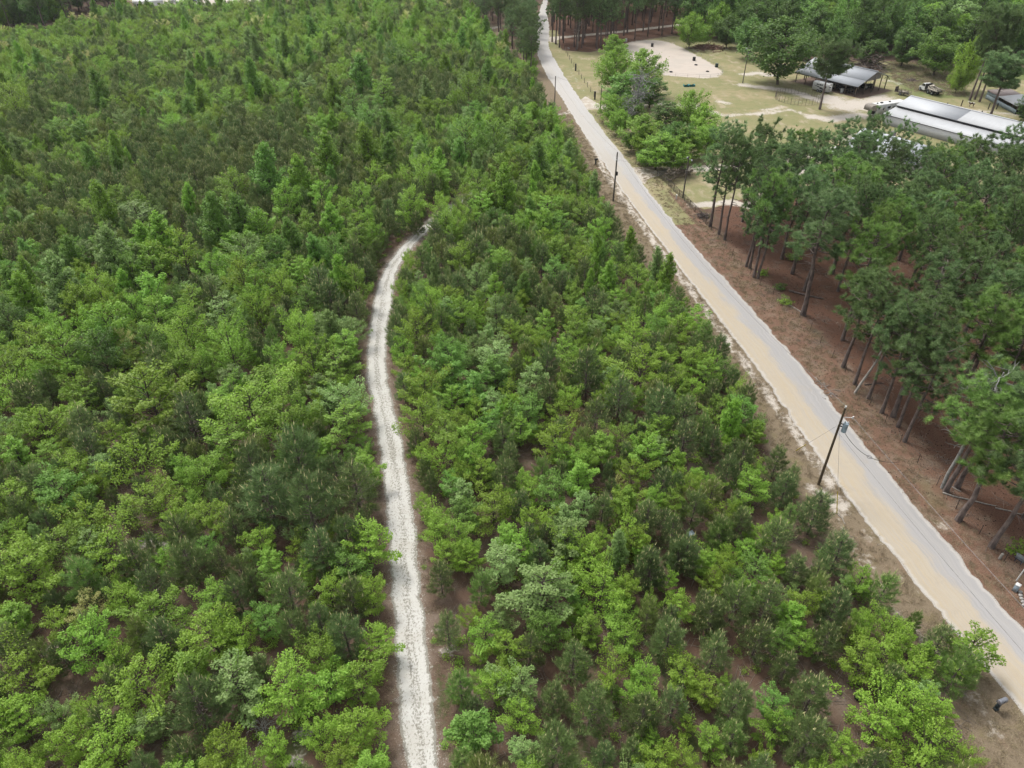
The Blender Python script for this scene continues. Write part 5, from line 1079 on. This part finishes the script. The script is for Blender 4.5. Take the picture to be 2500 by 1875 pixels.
for a, b, lab in ((2346, 259, 'dark fence post left of the pony'), (2309, 266, 'dark fence post behind the white building ridge'), (2393, 286, 'dark fence post beyond the building, middle of the row'), (2412, 267, 'dark fence post between pony and shed'), (2432, 267, 'dark fence post in front of the blue shed'), (2486, 312, 'dark fence post near the right edge behind the building')):
    t_ = thing('paddock_post', lab, 'post', (*G(a, b), 0), 0, 'paddock posts behind the white building'); MB().cyl((0, 0, .75), .13, 1.5, 8).build('shaft', M_TPOST, t_); MB().cyl((0, 0, 1.53), .14, .06, 8).build('cap', M_TPOST, t_)

# ------------------------------------------------------------------ drums, tyres and small things on the pasture
def drum(px, lab, mat, name='steel_drum', cat='drum', grp='drums in the riding arena', s=1.0):
    t_ = thing(name, lab, cat, (*G(*px), 0), 0, grp); MB().tube([(0, 0, 0), (0, 0, .3), (0, 0, .32), (0, 0, .34), (0, 0, .62), (0, 0, .64), (0, 0, .66), (0, 0, 1.05)], np.array([.4, .4, .43, .4, .4, .43, .4, .4]) * s, 14).build('body', mat, t_); MB().cyl((0, 0, 1.06), .42 * s, .05, 14).build('rim', mat, t_)
drum((1592, 114), 'black drum at the far end of the arena', M_DARK, s=1.1); drum((1694, 148), 'black drum in the middle of the arena', M_DARK, s=1.2); drum((1749, 164), 'dark green drum at the right rim of the arena', simple('drum_green', (.03, .06, .05), .6), s=1.2); drum((1528, 102), 'white drum at the far left rim of the arena', M_WHITE)
for px, lab in (((1699, 159), 'dark tyre lying below the middle drum'), ((1638, 176), 'dark tyre lying near the front rim of the arena'), ((1727, 175), 'dark tyre lying at the right of the arena')):
    t_ = thing('old_tyre', lab, 'tyre', (*G(*px), 0), 0, 'tyres in the riding arena'); an = np.linspace(0, 2 * pi, 18); MB().tube(np.column_stack([.40 * np.cos(an), .40 * np.sin(an), np.full(18, .12)]), .13, 8, cap=False).build('tread', M_BLACK, t_)
t_ = thing('water_trough', 'teal double trough on the grass below the arena', 'trough', (*G(1682, 211), 0), R(8)); M_TEAL = simple('teal_plastic', (.03, .26, .27), .5)
for k in (-.85, .85): MB().prism([(-.7, 0), (.7, 0), (.8, .55), (.72, .55), (.62, .1), (-.62, .1), (-.72, .55), (-.8, .55)], -.5, .5).build('basin', M_TEAL, t_).location = (k, 0, 0)
t_ = thing('sand_mound', 'low pale sand mound on the grass in front of the house', 'sand heap', (*G(2090, 337), 0), R(-20)); bm = bmesh.new(); bmesh.ops.create_grid(bm, x_segments=24, y_segments=24, size=4.2)
for v in bm.verts: rr_ = (v.co.x / 4.0) ** 2 + (v.co.y / 2.6) ** 2; v.co.z = 1.0 * math.exp(-rr_ * 2.2) * (1 + .2 * sin(v.co.x * 3) * cos(v.co.y * 2.5)) - .06
m_ = bpy.data.meshes.new('mound'); bm.to_mesh(m_); bm.free(); m_.materials.append(simple('heap_sand', (.42, .38, .32), .95)); link('mound', m_, t_)

# ------------------------------------------------------------------ barn
def framef(p0, p1):
    """placement along a ground line: origin p0, x along p0->p1; returns origin and heading"""
    d = np.asarray(p1) - np.asarray(p0); return p0, math.atan2(d[1], d[0]), float(np.hypot(*d))
def metal(name, col, ribs, rust=.0, along='x', var=.12):
    t = NT(name); P1 = t.pos((1, 1, 1), obj=True); n = t.noise(P1, .8, 5, .6); sh = t.noise(t.pos((1.2, .12, 1) if along == 'x' else (.12, 1.2, 1), obj=True), 1.6, 3, .6)
    c = t.mix(sh, tuple(k * (1 - var) for k in col), tuple(min(.9, k * (1 + var)) for k in col)); c = t.mix(t.math('MULTIPLY', t.step(n, .58, .78), .4), c, (col[0] * .7, col[1] * .66, col[2] * .62))
    w_ = t.n('ShaderNodeTexWave'); w_.inputs['Scale'].default_value = ribs; w_.bands_direction = 'X' if along == 'x' else 'Y'; t.l(P1, w_.inputs['Vector'])
    return t.pbr(c, .5, t.bump(w_.outputs['Fac'], .12, .02), 0, .3)
M_ROOFG = metal('roof_grey', (.50, .52, .55), 1.2, var=.05); M_ROOFW = metal('roof_white', (.47, .48, .495), .9, var=.12); M_ROOFW2 = metal('roof_lightgrey', (.52, .535, .56), .9, var=.05); M_WALLW = metal('wall_grey', (.53, .54, .56), .8); M_BOARD = simple('weathered_boards', (.27, .25, .24), .9, scale=6, stretch=(3, 3, .2)); M_OLDW = simple('old_posts', (.19, .155, .125), .9); M_TRIM = simple('trim_dark', (.075, .075, .08), .6)
o0, hd, Lb = framef(G(1942, 200), G(2086, 235.5)); gx = G(2173, 221) - G(2086, 235.5); Wb = float(np.hypot(*gx))
bt = thing('pole_barn', 'open pole barn with grey metal roof and boarded gable', 'barn', (*o0, 0), hd)          # x along the front eave, y to the back
zE, zR, ov = 2.6, 5.4, .6; hx = np.array([cos(hd), sin(hd)]); yb = 1
zB = 3.3; yr = Wb * .52
def slab(name, quad, th, mat, par):
    q = np.array(quad, float); nrm = np.cross(q[1] - q[0], q[3] - q[0]); nrm = nrm / np.linalg.norm(nrm) * th
    if nrm[2] < 0: nrm = -nrm
    v = np.vstack([q, q + nrm]); return MB().add(v, [(3, 2, 1, 0), (4, 5, 6, 7), (0, 1, 5, 4), (1, 2, 6, 5), (2, 3, 7, 6), (3, 0, 4, 7)]).build(name, mat, par)
zM = zE + (zR - zE) * .42; ym = -ov + (yr + ov) * .42
slab('roof', [(-ov, -ov, zE), (Lb + ov, -ov, zE), (Lb + ov, ym, zM), (-ov, ym, zM)], .09, M_ROOFG, bt); slab('roof', [(-ov, ym - .1, zM + .05), (Lb + ov, ym - .1, zM + .05), (Lb + ov, yr, zR + .12), (-ov, yr, zR + .12)], .09, M_ROOFG, bt)
slab('roof', [(-ov, yr, zR + .12), (Lb + ov, yr, zR + .12), (Lb + ov, Wb + ov, zB), (-ov, Wb + ov, zB)], .09, M_ROOFG, bt)
MB().box(((Lb) / 2, yr, zR + .27), (Lb + 2 * ov, .5, .08)).build('ridge_cap', M_ROOFG, bt)
MB().box((Lb / 2, -ov - .03, zE - .04), (Lb + 2 * ov, .06, .2)).build('fascia', M_TRIM, bt)
for s_ in (0, Lb):
    MB().prism([(yr - 4.2, 3.35), (yr + 3.2, 3.35), (yr + 3.2, 4.42), (yr, zR - .02), (yr - 4.2, 3.86)], s_ - .06 + .3 * (1 if s_ else -1) * 0, s_ + .06, 'x').build('gable_wall', M_BOARD, bt)
npx = 7
for k in range(npx):
    for yy, zt in ((0, zE + .2), (Wb, zB + .2)):
        x = Lb * k / (npx - 1); pm = MB().box((x, yy, zt / 2), (.2, .2, zt)); pm.build('post', M_OLDW, bt); MB().box((x + .4, yy, zt - .45), (1.1, .09, .12), ry=.75).box((x - .4, yy, zt - .45), (1.1, .09, .12), ry=-.75).build('brace', M_OLDW, bt)
for x in (0, Lb / 2, Lb):
    for yy in (Wb * .28, Wb * .55, Wb * .8): zt = np.interp(yy, [0, yr, Wb], [zE, zR, zB]) - .1; MB().box((x, yy, zt / 2), (.2, .2, zt)).build('post', M_OLDW, bt)
t = NT('barn_dirt'); MB().add([(0, 0, 0), (Lb, 0, 0), (Lb, Wb, 0), (0, Wb, 0)], [(0, 1, 2, 3)])
bp = lambda x, y: (o0 + hx * x + np.array([-hx[1], hx[0]]) * y)
mbf = MB().add([(*bp(-1.5, -.6), .005), (*bp(Lb + 2.5, -.8), .005), (*bp(Lb + 2.2, Wb + .4), .005), (*bp(-1.2, Wb + .3), .005)], [(0, 1, 2, 3)]); tag(mbf.build('barn_dirt_ground', simple('barn_dirt_soil', (.20, .135, .10), .95)), kind='structure')
# what stands in the barn
def tractor(loc, rz, lab):
    t_ = thing('tractor', lab, 'tractor', (*loc, 0), rz); MB().box((.55, 0, 1.05), (1.9, .7, .6), taper=.9).build('bonnet', M_DARK, t_); MB().box((-.75, 0, 1.0), (1.1, .9, .5)).box((-.75, 0, 2.45), (1.4, 1.2, .1)).build('body', M_DARK, t_)
    for sx in (-1.25, -.2):
        for sy in (-.5, .5): MB().tube([(sx, sy, 1.2), (sx, sy, 2.45)], .04, 4).build('roll_bar', M_DARK, t_)
    for (x, y, r) in ((-.9, -.75, .75), (-.9, .75, .75), (1.2, -.65, .45), (1.2, .65, .45)): w_ = MB().cyl((x, y, r), r, .35, 18, 'y').build('wheel', M_BLACK, t_); MB().cyl((x, y, r), r * .5, .38, 12, 'y').build('rim', M_GREYW, w_)
    MB().cyl((-.7, 0, 1.42), .25, .15, 10).build('seat', M_BLACK, t_); MB().tube([(1.0, .2, 1.3), (1.0, .2, 2.0)], .04, 6).build('exhaust', M_BLACK, t_)
tractor(bp(Lb - 3.0, Wb * .72), hd + 1.2, 'dark tractor parked under the open gable end of the barn'); tractor(bp(Lb * .62, 3.0), hd, 'dark tractor in the shade behind the barn front posts')
drum(bp(0, 0) if False else (2054, 226), 'white drum between the barn front posts', M_WHITE, grp=None); 
def cart(loc, rz, lab):
    t_ = thing('hay_wagon', lab, 'wagon', (*loc, 0), rz); MB().box((0, 0, .8), (3.2, 1.7, .14)).build('deck', M_OLDW, t_); MB().box((0, .82, 1.15), (3.2, .06, .5)).box((0, -.82, 1.15), (3.2, .06, .5)).build('side_board', M_DARK, t_)
    for x in (-1, 1):
        for y in (-.8, .8): MB().cyl((x, y, .38), .38, .2, 14, 'y').build('wheel', M_BLACK, t_)
cart(bp(Lb * .8, 2.6), hd, 'dark wagon inside the barn near its front corner'); cart(bp(Lb * .35, 6), hd, 'dark wagon deep inside the barn')

# ------------------------------------------------------------------ trailers and vehicles
def wheels(t_, xs_, y, r, wdt=.24, rimm=None):
    for x in xs_:
        for yy in (-y, y): w_ = MB().cyl((x, yy, r), r, wdt, 18, 'y').build('wheel', M_BLACK, t_); MB().cyl((x, yy, r), r * .55, wdt + .03, 12, 'y').build('rim', rimm or M_STEEL, w_)
M_STRIPE = simple('stripe_black', (.03, .03, .035), .5); M_BEIGE = simple('nose_beige', (.38, .33, .28), .6)
def rounded(lx, ly, z0, z1, r=.25):
    return [(-ly, z0), (ly, z0), (ly, z1 - r)] + [(ly - r + r * cos(a), z1 - r + r * sin(a)) for a in (.5, 1.0)] + [(ly - r, z1), (-ly + r, z1)] + [(-ly + r - r * sin(a), z1 - r + r * cos(a)) for a in (.5, 1.0)] + [(-ly, z1 - r)]
o1, h1, L1 = framef(G(1981, 221), G(2016, 229)); L1 = 4.9
t_ = thing('horse_trailer', 'white horse trailer with dark swoosh stripe parked at the barn', 'trailer', (*o1, 0), h1)
MB().prism([(y + .95, z) for y, z in rounded(0, .95, .45, 2.55)], 0, L1, 'x').build('body', M_WHITE, t_)
for k in range(4): MB().box((1.3 + k * .5, -.012, 1.95), (.36, .03, .36)).build('window', M_GLASS, t_)
MB().box((3.9, -.012, 1.6), (.5, .03, .5)).build('window', M_GLASS, t_)
st = MB(); xx = np.linspace(.4, 4.3, 16); up_ = 1.62 - .9 * ((xx - .4) / 3.9) ** 2; wd_ = .05 + .16 * np.sin(np.linspace(.1, pi, 16)); 
for k in range(15): st.add([(xx[k], -.016, up_[k] - wd_[k]), (xx[k + 1], -.016, up_[k + 1] - wd_[k + 1]), (xx[k + 1], -.016, up_[k + 1]), (xx[k], -.016, up_[k])], [(0, 1, 2, 3)])
st.prism([(2.0, .75), (2.7, 1.35), (3.0, 1.35), (3.6, .6), (3.3, .6), (2.8, 1.05)], -.02, -.012); st.build('stripe', M_STRIPE, t_)
wheels(t_, (2.0, 2.85), .0, .36) if False else None
for x in (1.9, 2.75):
    for yy in (-.02, 1.92): w_ = MB().cyl((x, yy, .36), .36, .24, 18, 'y').build('wheel', M_BLACK, t_); MB().cyl((x, yy, .36), .2, .27, 12, 'y').build('rim', M_STEEL, w_)
MB().box((2.33, -.05, .80), (1.9, .25, .08)).build('fender', M_WHITE, t_); MB().box((L1 / 2, .95, 2.57), (L1 * .9, .7, .05)).build('roof_panel', M_WHITE, t_); MB().tube([(L1, .5, .5), (L1 + 1.1, .95, .5), (L1, 1.4, .5)], .06, 5).build('drawbar', M_DARK, t_)
MB().box((L1 + .45, .02, 1.55), (.9, .05, 1.3), -.3).build('ramp_door', M_WHITE, t_); MB().box((L1 + .45, -.03, 1.85), (.4, .04, .4), -.3).build('window', M_GLASS, t_)
o2, h2, _ = framef(G(2136, 287), G(2159, 283.5)); L2 = 9.5
t_ = thing('living_trailer', 'long white gooseneck trailer with beige nose beside the white building', 'trailer', (*o2, 0), h2)
MB().prism([(y + 1.2, z) for y, z in rounded(0, 1.2, .4, 3.0, .2)], 0, L2, 'x').build('body', M_WHITE, t_)
MB().prism([(-2.1, 1.75), (0, 1.75), (0, 3.0), (-1.7, 3.0), (-2.0, 2.6)], .02, 2.38).build('gooseneck', M_BEIGE, t_)
for x, wd_, z in ((.6, .55, 2.2), (2.2, .35, 1.9), (3.9, .95, 2.1), (7.0, .8, 2.2), (5.5, .4, 1.9)): MB().box((x, -.012, z), (wd_, .04, .55)).build('window', M_GLASS, t_)
MB().box((3.9, -.008, 1.5), (1.6, .03, 2.0)).build('door', M_WALLW, t_)
for x, s_ in ((2.3, .75), (.9, .35), (5.0, .5)): MB().box((x, 1.2, 3.12), (s_, s_ * .7, .2), taper=.8).build('roof_vent', M_DARK, t_)
MB().box((.1, 1.2, 1.0), (.9, 1.6, .7)).tube([(-1.5, 1.2, 1.8), (-1.5, 1.2, .7)], .09, 6).build('hitch', M_DARK, t_); MB().tube([(-1.2, .5, 1.75), (-1.2, .5, .02)], .06, 6).build('jack_leg', M_DARK, t_)
for x in (6.0, 6.9):
    for yy in (.0, 2.4): MB().cyl((x, yy, .38), .38, .24, 16, 'y').build('wheel', M_BLACK, t_)
# flat-bed truck loaded with scrap
o3, h3, _ = framef(G(2250, 220), G(2290, 235)); t_ = thing('flatbed_truck', 'white flatbed truck piled with pale boards on the grass', 'truck', (*o3, 0), h3)
cab = MB().prism([(-.2, .55), (2.1, .55), (2.1, 2.15), (1.0, 2.2), (.55, 1.45), (-.2, 1.3)], -1.0, 1.0); cab.build('cab', M_WHITE, t_); MB().prism([(.62, 1.5), (1.0, 2.1), (1.9, 2.1), (1.9, 1.5)], -1.015, -1.0).prism([(.62, 1.5), (1.0, 2.1), (1.9, 2.1), (1.9, 1.5)], 1.0, 1.015).build('window', M_GLASS, t_); MB().box((.73, 0, 1.82), (.04, 1.7, .55), ry=-.55).build('windscreen', M_GLASS, t_)
MB().box((4.4, 0, 1.0), (4.4, 2.3, .18)).box((2.25, 0, 1.7), (.12, 2.3, 1.3)).build('flat_bed', M_DARK, t_)
for x, yy, r in ((.45, .95, .48), (3.7, .95, .5), (5.2, .95, .5)):
    for s_ in (-1, 1): w_ = MB().cyl((x, yy * s_, r), r, .34, 16, 'y').build('wheel', M_BLACK, t_); MB().cyl((x, yy * s_, r), r * .5, .37, 10, 'y').build('rim', M_STEEL, w_)
M_SCRAP = simple('scrap_boards', (.45, .41, .34), .9); ld = MB()
for k in range(46): ld.box((4.6 + RNG.normal(0, .95), RNG.normal(0, .55), 1.2 + 1.0 * RNG.random() * math.exp(-abs(k % 9 - 4) / 4)), (RNG.uniform(1, 3.4), RNG.uniform(.1, .35), .06), RNG.normal(0, .35), RNG.normal(0, .2), RNG.normal(0, .22))
tag(ld.build('scrap_load', M_SCRAP), 'jumbled pale boards heaped on the flatbed truck', 'boards'); bpy.data.objects['scrap_load'].location = (*o3, 0); bpy.data.objects['scrap_load'].rotation_euler = (0, 0, h3)
o4, h4, _ = framef(G(2182, 229), G(2211, 236)); t_ = thing('utility_trailer', 'small rusty utility trailer with slatted sides beside the barn', 'trailer', (*o4, 0), h4)
M_TRL = simple('trailer_brown', (.10, .08, .065), .8); MB().box((2.0, .75, .62), (4.0, 1.6, .1)).build('deck', M_OLDW, t_)
sl_ = MB()
for yy in (-.03, 1.55):
    for z in (.85, 1.1, 1.35): sl_.box((2.0, yy, z), (4.0, .05, .07))
    for x in (0, 1, 2, 3, 4): sl_.box((x, yy, 1.0), (.06, .06, .85))
sl_.build('slatted_side', M_TRL, t_); MB().box((.05, .75, 1.3), (.06, 1.5, 1.2), ry=-.15).build('tail_gate', M_TRL, t_); MB().tube([(4, .2, .55), (5.2, .75, .5), (4, 1.3, .55)], .05, 5).build('drawbar', M_DARK, t_)
for yy in (-.15, 1.65): w_ = MB().cyl((1.9, yy, .36), .36, .22, 16, 'y').build('wheel', M_BLACK, t_); MB().cyl((1.9, yy, .36), .2, .25, 10, 'y').build('rim', M_STEEL, w_)
MB().box((2.5, .75, .85), (1.6, 1.2, .4), .1).box((1.2, .6, .8), (.7, .9, .3), .4).build('cargo', M_SCRAP, t_)
def car(loc, rz, lab, paint, name='parked_car', pick=False):
    t_ = thing(name, lab, 'car', (*loc, 0), rz)
    prof = [(-2.3, .35), (2.3, .35), (2.35, .75), (2.2, .95), (1.15, 1.05), (.45, 1.55), (-.9 if pick else -1.4, 1.58), (-1.05 if pick else -2.0, 1.05), (-2.32, 1.0)]
    MB().prism(prof, -.9, .9).build('body', paint, t_)
    MB().prism([(1.0, 1.08), (.42, 1.5), (-.75, 1.52), (-.9, 1.08)], -.912, -.9).prism([(1.0, 1.08), (.42, 1.5), (-.75, 1.52), (-.9, 1.08)], .9, .912).build('side_window', M_GLASS, t_)
    MB().box((.84, 0, 1.34), (.05, 1.55, .62), ry=-.95).build('windscreen', M_GLASS, t_); MB().box((-1.02 if pick else -1.76, 0, 1.34), (.05, 1.5, .6), ry=.35 if pick else .85).build('rear_window', M_GLASS, t_)
    for yy in (-.6, .6): MB().box((2.31, yy, .75), (.08, .4, .16)).build('headlight', M_PORC, t_)
    for x in (-1.4, 1.4):
        for yy in (-.86, .86): w_ = MB().cyl((x, yy, .34), .34, .22, 16, 'y').build('wheel', M_BLACK, t_); MB().cyl((x, yy, .34), .19, .25, 10, 'y').build('rim', M_STEEL, w_)
    return t_
car(G(2008, 384), R(20), 'white car parked behind the pine tops near the house', M_WHITE); car(G(2040, 378), R(30), 'white pickup with dark windows by the yard behind the pines', M_WHITE, 'parked_pickup', True)
car(G(425, 9), R(12), 'white van-like car in the far clearing at the top left', M_WHITE); car(G(470, 6), R(0), 'dark blue car in the far clearing at the top left', simple('blue_paint', (.04, .05, .11), .35)); 

# ------------------------------------------------------------------ buildings
def longhall():
    o, h, _ = framef(G(2154, 302), G(2310, 345)); t_ = thing('metal_building', 'long white metal building with stepped roof at the right edge', 'building', (*o, 0), h); Lw = 52; w1 = 4.6; zf, zs, zu, zr = 2.35, 3.15, 3.65, 5.1; w2 = w1 + 5.0; w3 = w2 + 5.0
    MB().box((Lw / 2, -.02 + .08, zf / 2), (Lw, .16, zf)).build('wall', M_WALLW, t_)
    MB().prism([(.14, 0), (w3, 0), (w3, zu), (w2, zr - .05), (w1, zu), (w1, zs), (.14, zf)], 0, .14, 'x').prism([(.14, 0), (w3, 0), (w3, zu), (w2, zr - .05), (w1, zu), (w1, zs), (.14, zf)], Lw - .14, Lw, 'x').build('wall', M_WALLW, t_)
    MB().box((Lw / 2, w3, zu / 2), (Lw, .14, zu)).build('wall', M_WALLW, t_)
    MB().box((Lw / 2, w1 + .05, (zs + zu) / 2 + .1), (Lw - .02, .1, zu - zs)).build('clerestory', M_TRIM, t_)
    slab('roof', [(-.4, -.45, zf - .03), (Lw + .4, -.45, zf - .03), (Lw + .4, w1, zs + .06), (-.4, w1, zs + .06)], .08, M_ROOFW, t_)
    xm = 15.0
    slab('roof', [(-.4, w1 - .35, zu + .02), (xm, w1 - .35, zu + .02), (xm, w2, zr), (-.4, w2, zr)], .08, M_ROOFW2, t_); slab('roof', [(xm, w1 - .35, zu + .023), (Lw + .4, w1 - .35, zu + .023), (Lw + .4, w2, zr + .003), (xm, w2, zr + .003)], .08, M_ROOFW, t_)
    slab('roof', [(-.4, w2, zr), (Lw + .4, w2, zr), (Lw + .4, w3 + .4, zu - .05), (-.4, w3 + .4, zu - .05)], .08, M_ROOFW2, t_)
    MB().box((Lw / 2, w2, zr + .12), (Lw + .8, .45, .07)).build('ridge_cap', M_ROOFW2, t_); MB().box((Lw / 2, -.48, zf - .02), (Lw + .8, .07, .16)).box((Lw / 2, w1 - .39, zu + .0), (Lw + .8, .07, .18)).build('eave_trim', M_TRIM, t_)
    MB().box((-.03, w2, 1.5), (.06, 3.2, 3.0)).build('door', M_TRIM, t_)
longhall()
ho = G(2172, 398); t_ = thing('farm_house', 'pale metal-roofed house half hidden behind the tall pines', 'house', (*ho, 0), R(-56)); Lh, Wh = 15, 10.5
MB().box((0, 0, 1.45), (Lh, Wh, 2.9)).build('wall', M_WHITE, t_); MB().prism([(-Wh / 2, 2.9), (Wh / 2, 2.9), (0, 5.3)], -Lh / 2, -Lh / 2 + .15, 'x').prism([(-Wh / 2, 2.9), (Wh / 2, 2.9), (0, 5.3)], Lh / 2 - .15, Lh / 2, 'x').build('gable_wall', M_WHITE, t_)
for s_ in (-1, 1): slab('roof', [(-Lh / 2 - .5, s_ * (Wh / 2 + .5), 2.72), (Lh / 2 + .5, s_ * (Wh / 2 + .5), 2.72), (Lh / 2 + .5, 0, 5.4), (-Lh / 2 - .5, 0, 5.4)], .09, M_ROOFH if 'M_ROOFH' in globals() else globals().setdefault('M_ROOFH', metal('roof_house', (.62, .65, .70), .9)), t_)
MB().box((-2, 1.5, 5.2), (.8, .8, 1.5)).build('chimney', M_BOARD, t_)
for x in (-5, -1.5, 3, 6): MB().box((x, -Wh / 2 - .01, 1.6), (1.1, .05, 1.2)).build('window', M_GLASS, t_)
MB().box((.8, -Wh / 2 - .01, 1.1), (1.0, .05, 2.1)).build('door', M_TRIM, t_)
o, h, L_ = framef(G(2405, 240), G(2477, 279)); t_ = thing('open_shed', 'low blue-grey shed with open front under the right-hand pine', 'shed', (*o, 0), h); M_SHED = metal('shed_blue', (.30, .37, .40), 1.5); Ws = 5
MB().box((L_ / 2, 0, .55), (L_, .12, 1.1)).build('front_wall', M_SHED, t_); MB().box((L_ * .2, .02, 1.5), (L_ * .4, .12, .9)).build('front_wall', M_SHED, t_)
MB().box((L_ / 2, Ws, 1.1), (L_, .12, 2.2)).box((.06, Ws / 2, 1.0), (.12, Ws - .14, 2.0)).box((L_ - .06, Ws / 2, 1.0), (.12, Ws - .14, 2.0)).build('wall', M_DARK, t_)
for k in range(5): MB().box((L_ * (.42 + .145 * k), 0, 1.55), (.14, .14, .95)).build('post', M_OLDW, t_)
slab('roof', [(L_ * .42, -.5, 2.05), (L_ + .4, -.5, 2.05), (L_ + .4, Ws + .4, 2.7), (L_ * .42, Ws + .4, 2.7)], .08, M_ROOFW, t_); slab('roof', [(-.3, -.3, 2.05), (L_ * .42 - .02, -.3, 2.05), (L_ * .42 - .02, Ws + .4, 2.6), (-.3, Ws + .4, 2.6)], .08, M_RUSTR if 'M_RUSTR' in globals() else globals().setdefault('M_RUSTR', metal('roof_rust', (.30, .24, .22), 1.2)), t_)
o, h, L_ = framef(G(330, 24), G(402, 20)); t_ = thing('mobile_home', 'white mobile home with brownish roof edge in the far top-left clearing', 'house', (*o, 0), h); MB().box((L_ / 2, 2.2, 1.5), (L_, 4.4, 2.6)).build('wall', M_WHITE, t_); slab('roof', [(-.3, -.3, 2.8), (L_ + .3, -.3, 2.8), (L_ + .3, 2.2, 3.5), (-.3, 2.2, 3.5)], .08, M_WHITE, t_); slab('roof', [(-.3, 2.2, 3.5), (L_ + .3, 2.2, 3.5), (L_ + .3, 4.7, 2.8), (-.3, 4.7, 2.8)], .08, M_RUST, t_)
for k in range(4): MB().box((L_ * (.15 + .23 * k), -.012, 1.8), (1.1, .05, .8)).build('window', M_GLASS, t_)
MB().box((L_ * .5, -.014, 1.3), (.9, .05, 2.0)).build('door', M_TRIM, t_)

# ------------------------------------------------------------------ pony in the paddock: one body grown over its skeleton
def pony(loc, rz):
    J = [(0, 0, .95, .24), (-.42, 0, .98, .25), (.42, 0, .95, .24), (.62, 0, 1.12, .16), (.86, 0, 1.32, .11), (1.02, 0, 1.34, .10), (1.24, 0, 1.18, .06)]
    E = [(0, 1), (0, 2), (2, 3), (3, 4), (4, 5), (5, 6)]
    for sy in (-1, 1):
        n = len(J); J += [(.45, sy * .14, .72, .10), (.47, sy * .15, .40, .055), (.46, sy * .15, .06, .05)]; E += [(2, n), (n, n + 1), (n + 1, n + 2)]
        n = len(J); J += [(-.5, sy * .15, .74, .13), (-.42, sy * .15, .52, .075), (-.56, sy * .15, .34, .05), (-.52, sy * .15, .06, .05)]; E += [(1, n), (n, n + 1), (n + 1, n + 2), (n + 2, n + 3)]
        n = len(J); J += [(.98, sy * .06, 1.44, .03)]; E += [(5, n)]
    n = len(J); J += [(-.7, 0, 1.0, .05), (-.82, 0, .62, .05)]; E += [(1, n), (n, n + 1)]
    m_ = bpy.data.meshes.new('pony'); m_.from_pydata([j[:3] for j in J], E, []); o = link('pony', m_); sk = o.modifiers.new('skin', 'SKIN')
    for d, j in zip(m_.skin_vertices[0].data, J): d.radius = (j[3], j[3])
    m_.skin_vertices[0].data[0].use_root = True; sb = o.modifiers.new('smooth', 'SUBSURF'); sb.levels = 1; sb.render_levels = 1
    t = NT('pony_coat'); n_ = t.noise(t.pos((1, 1, 1), obj=True), 1.9, 1.0, .4); m_.materials.append(t.pbr(t.mix(t.step(n_, .47, .53), (.10, .05, .028), (.68, .64, .58)), .8))
    o.location = (*loc, 0); o.rotation_euler = (0, 0, rz); tag(o, 'brown and white pony standing in the paddock by the shed', 'pony')
pony(G(2370, 261), R(175))

# ------------------------------------------------------------------ thin air softening the distance
hm = bpy.data.meshes.new('haze'); bm = bmesh.new(); bmesh.ops.create_cube(bm, size=1.0)
for v in bm.verts: v.co = Vector((v.co.x * 1500, v.co.y * 1500 + 250, (v.co.z + .5) * 66 - 1.0))
bm.to_mesh(hm); bm.free(); t = NT('haze_air'); pv = t.n('ShaderNodeVolumePrincipled'); pv.inputs['Color'].default_value = (.90, .94, 1.0, 1); pv.inputs['Density'].default_value = .00006; pv.inputs['Anisotropy'].default_value = .3
t.l(pv.outputs[0], t.out.inputs['Volume']); hm.materials.append(t.m); tag(link('haze', hm), 'thin pale air over the whole place', 'haze', kind='stuff')
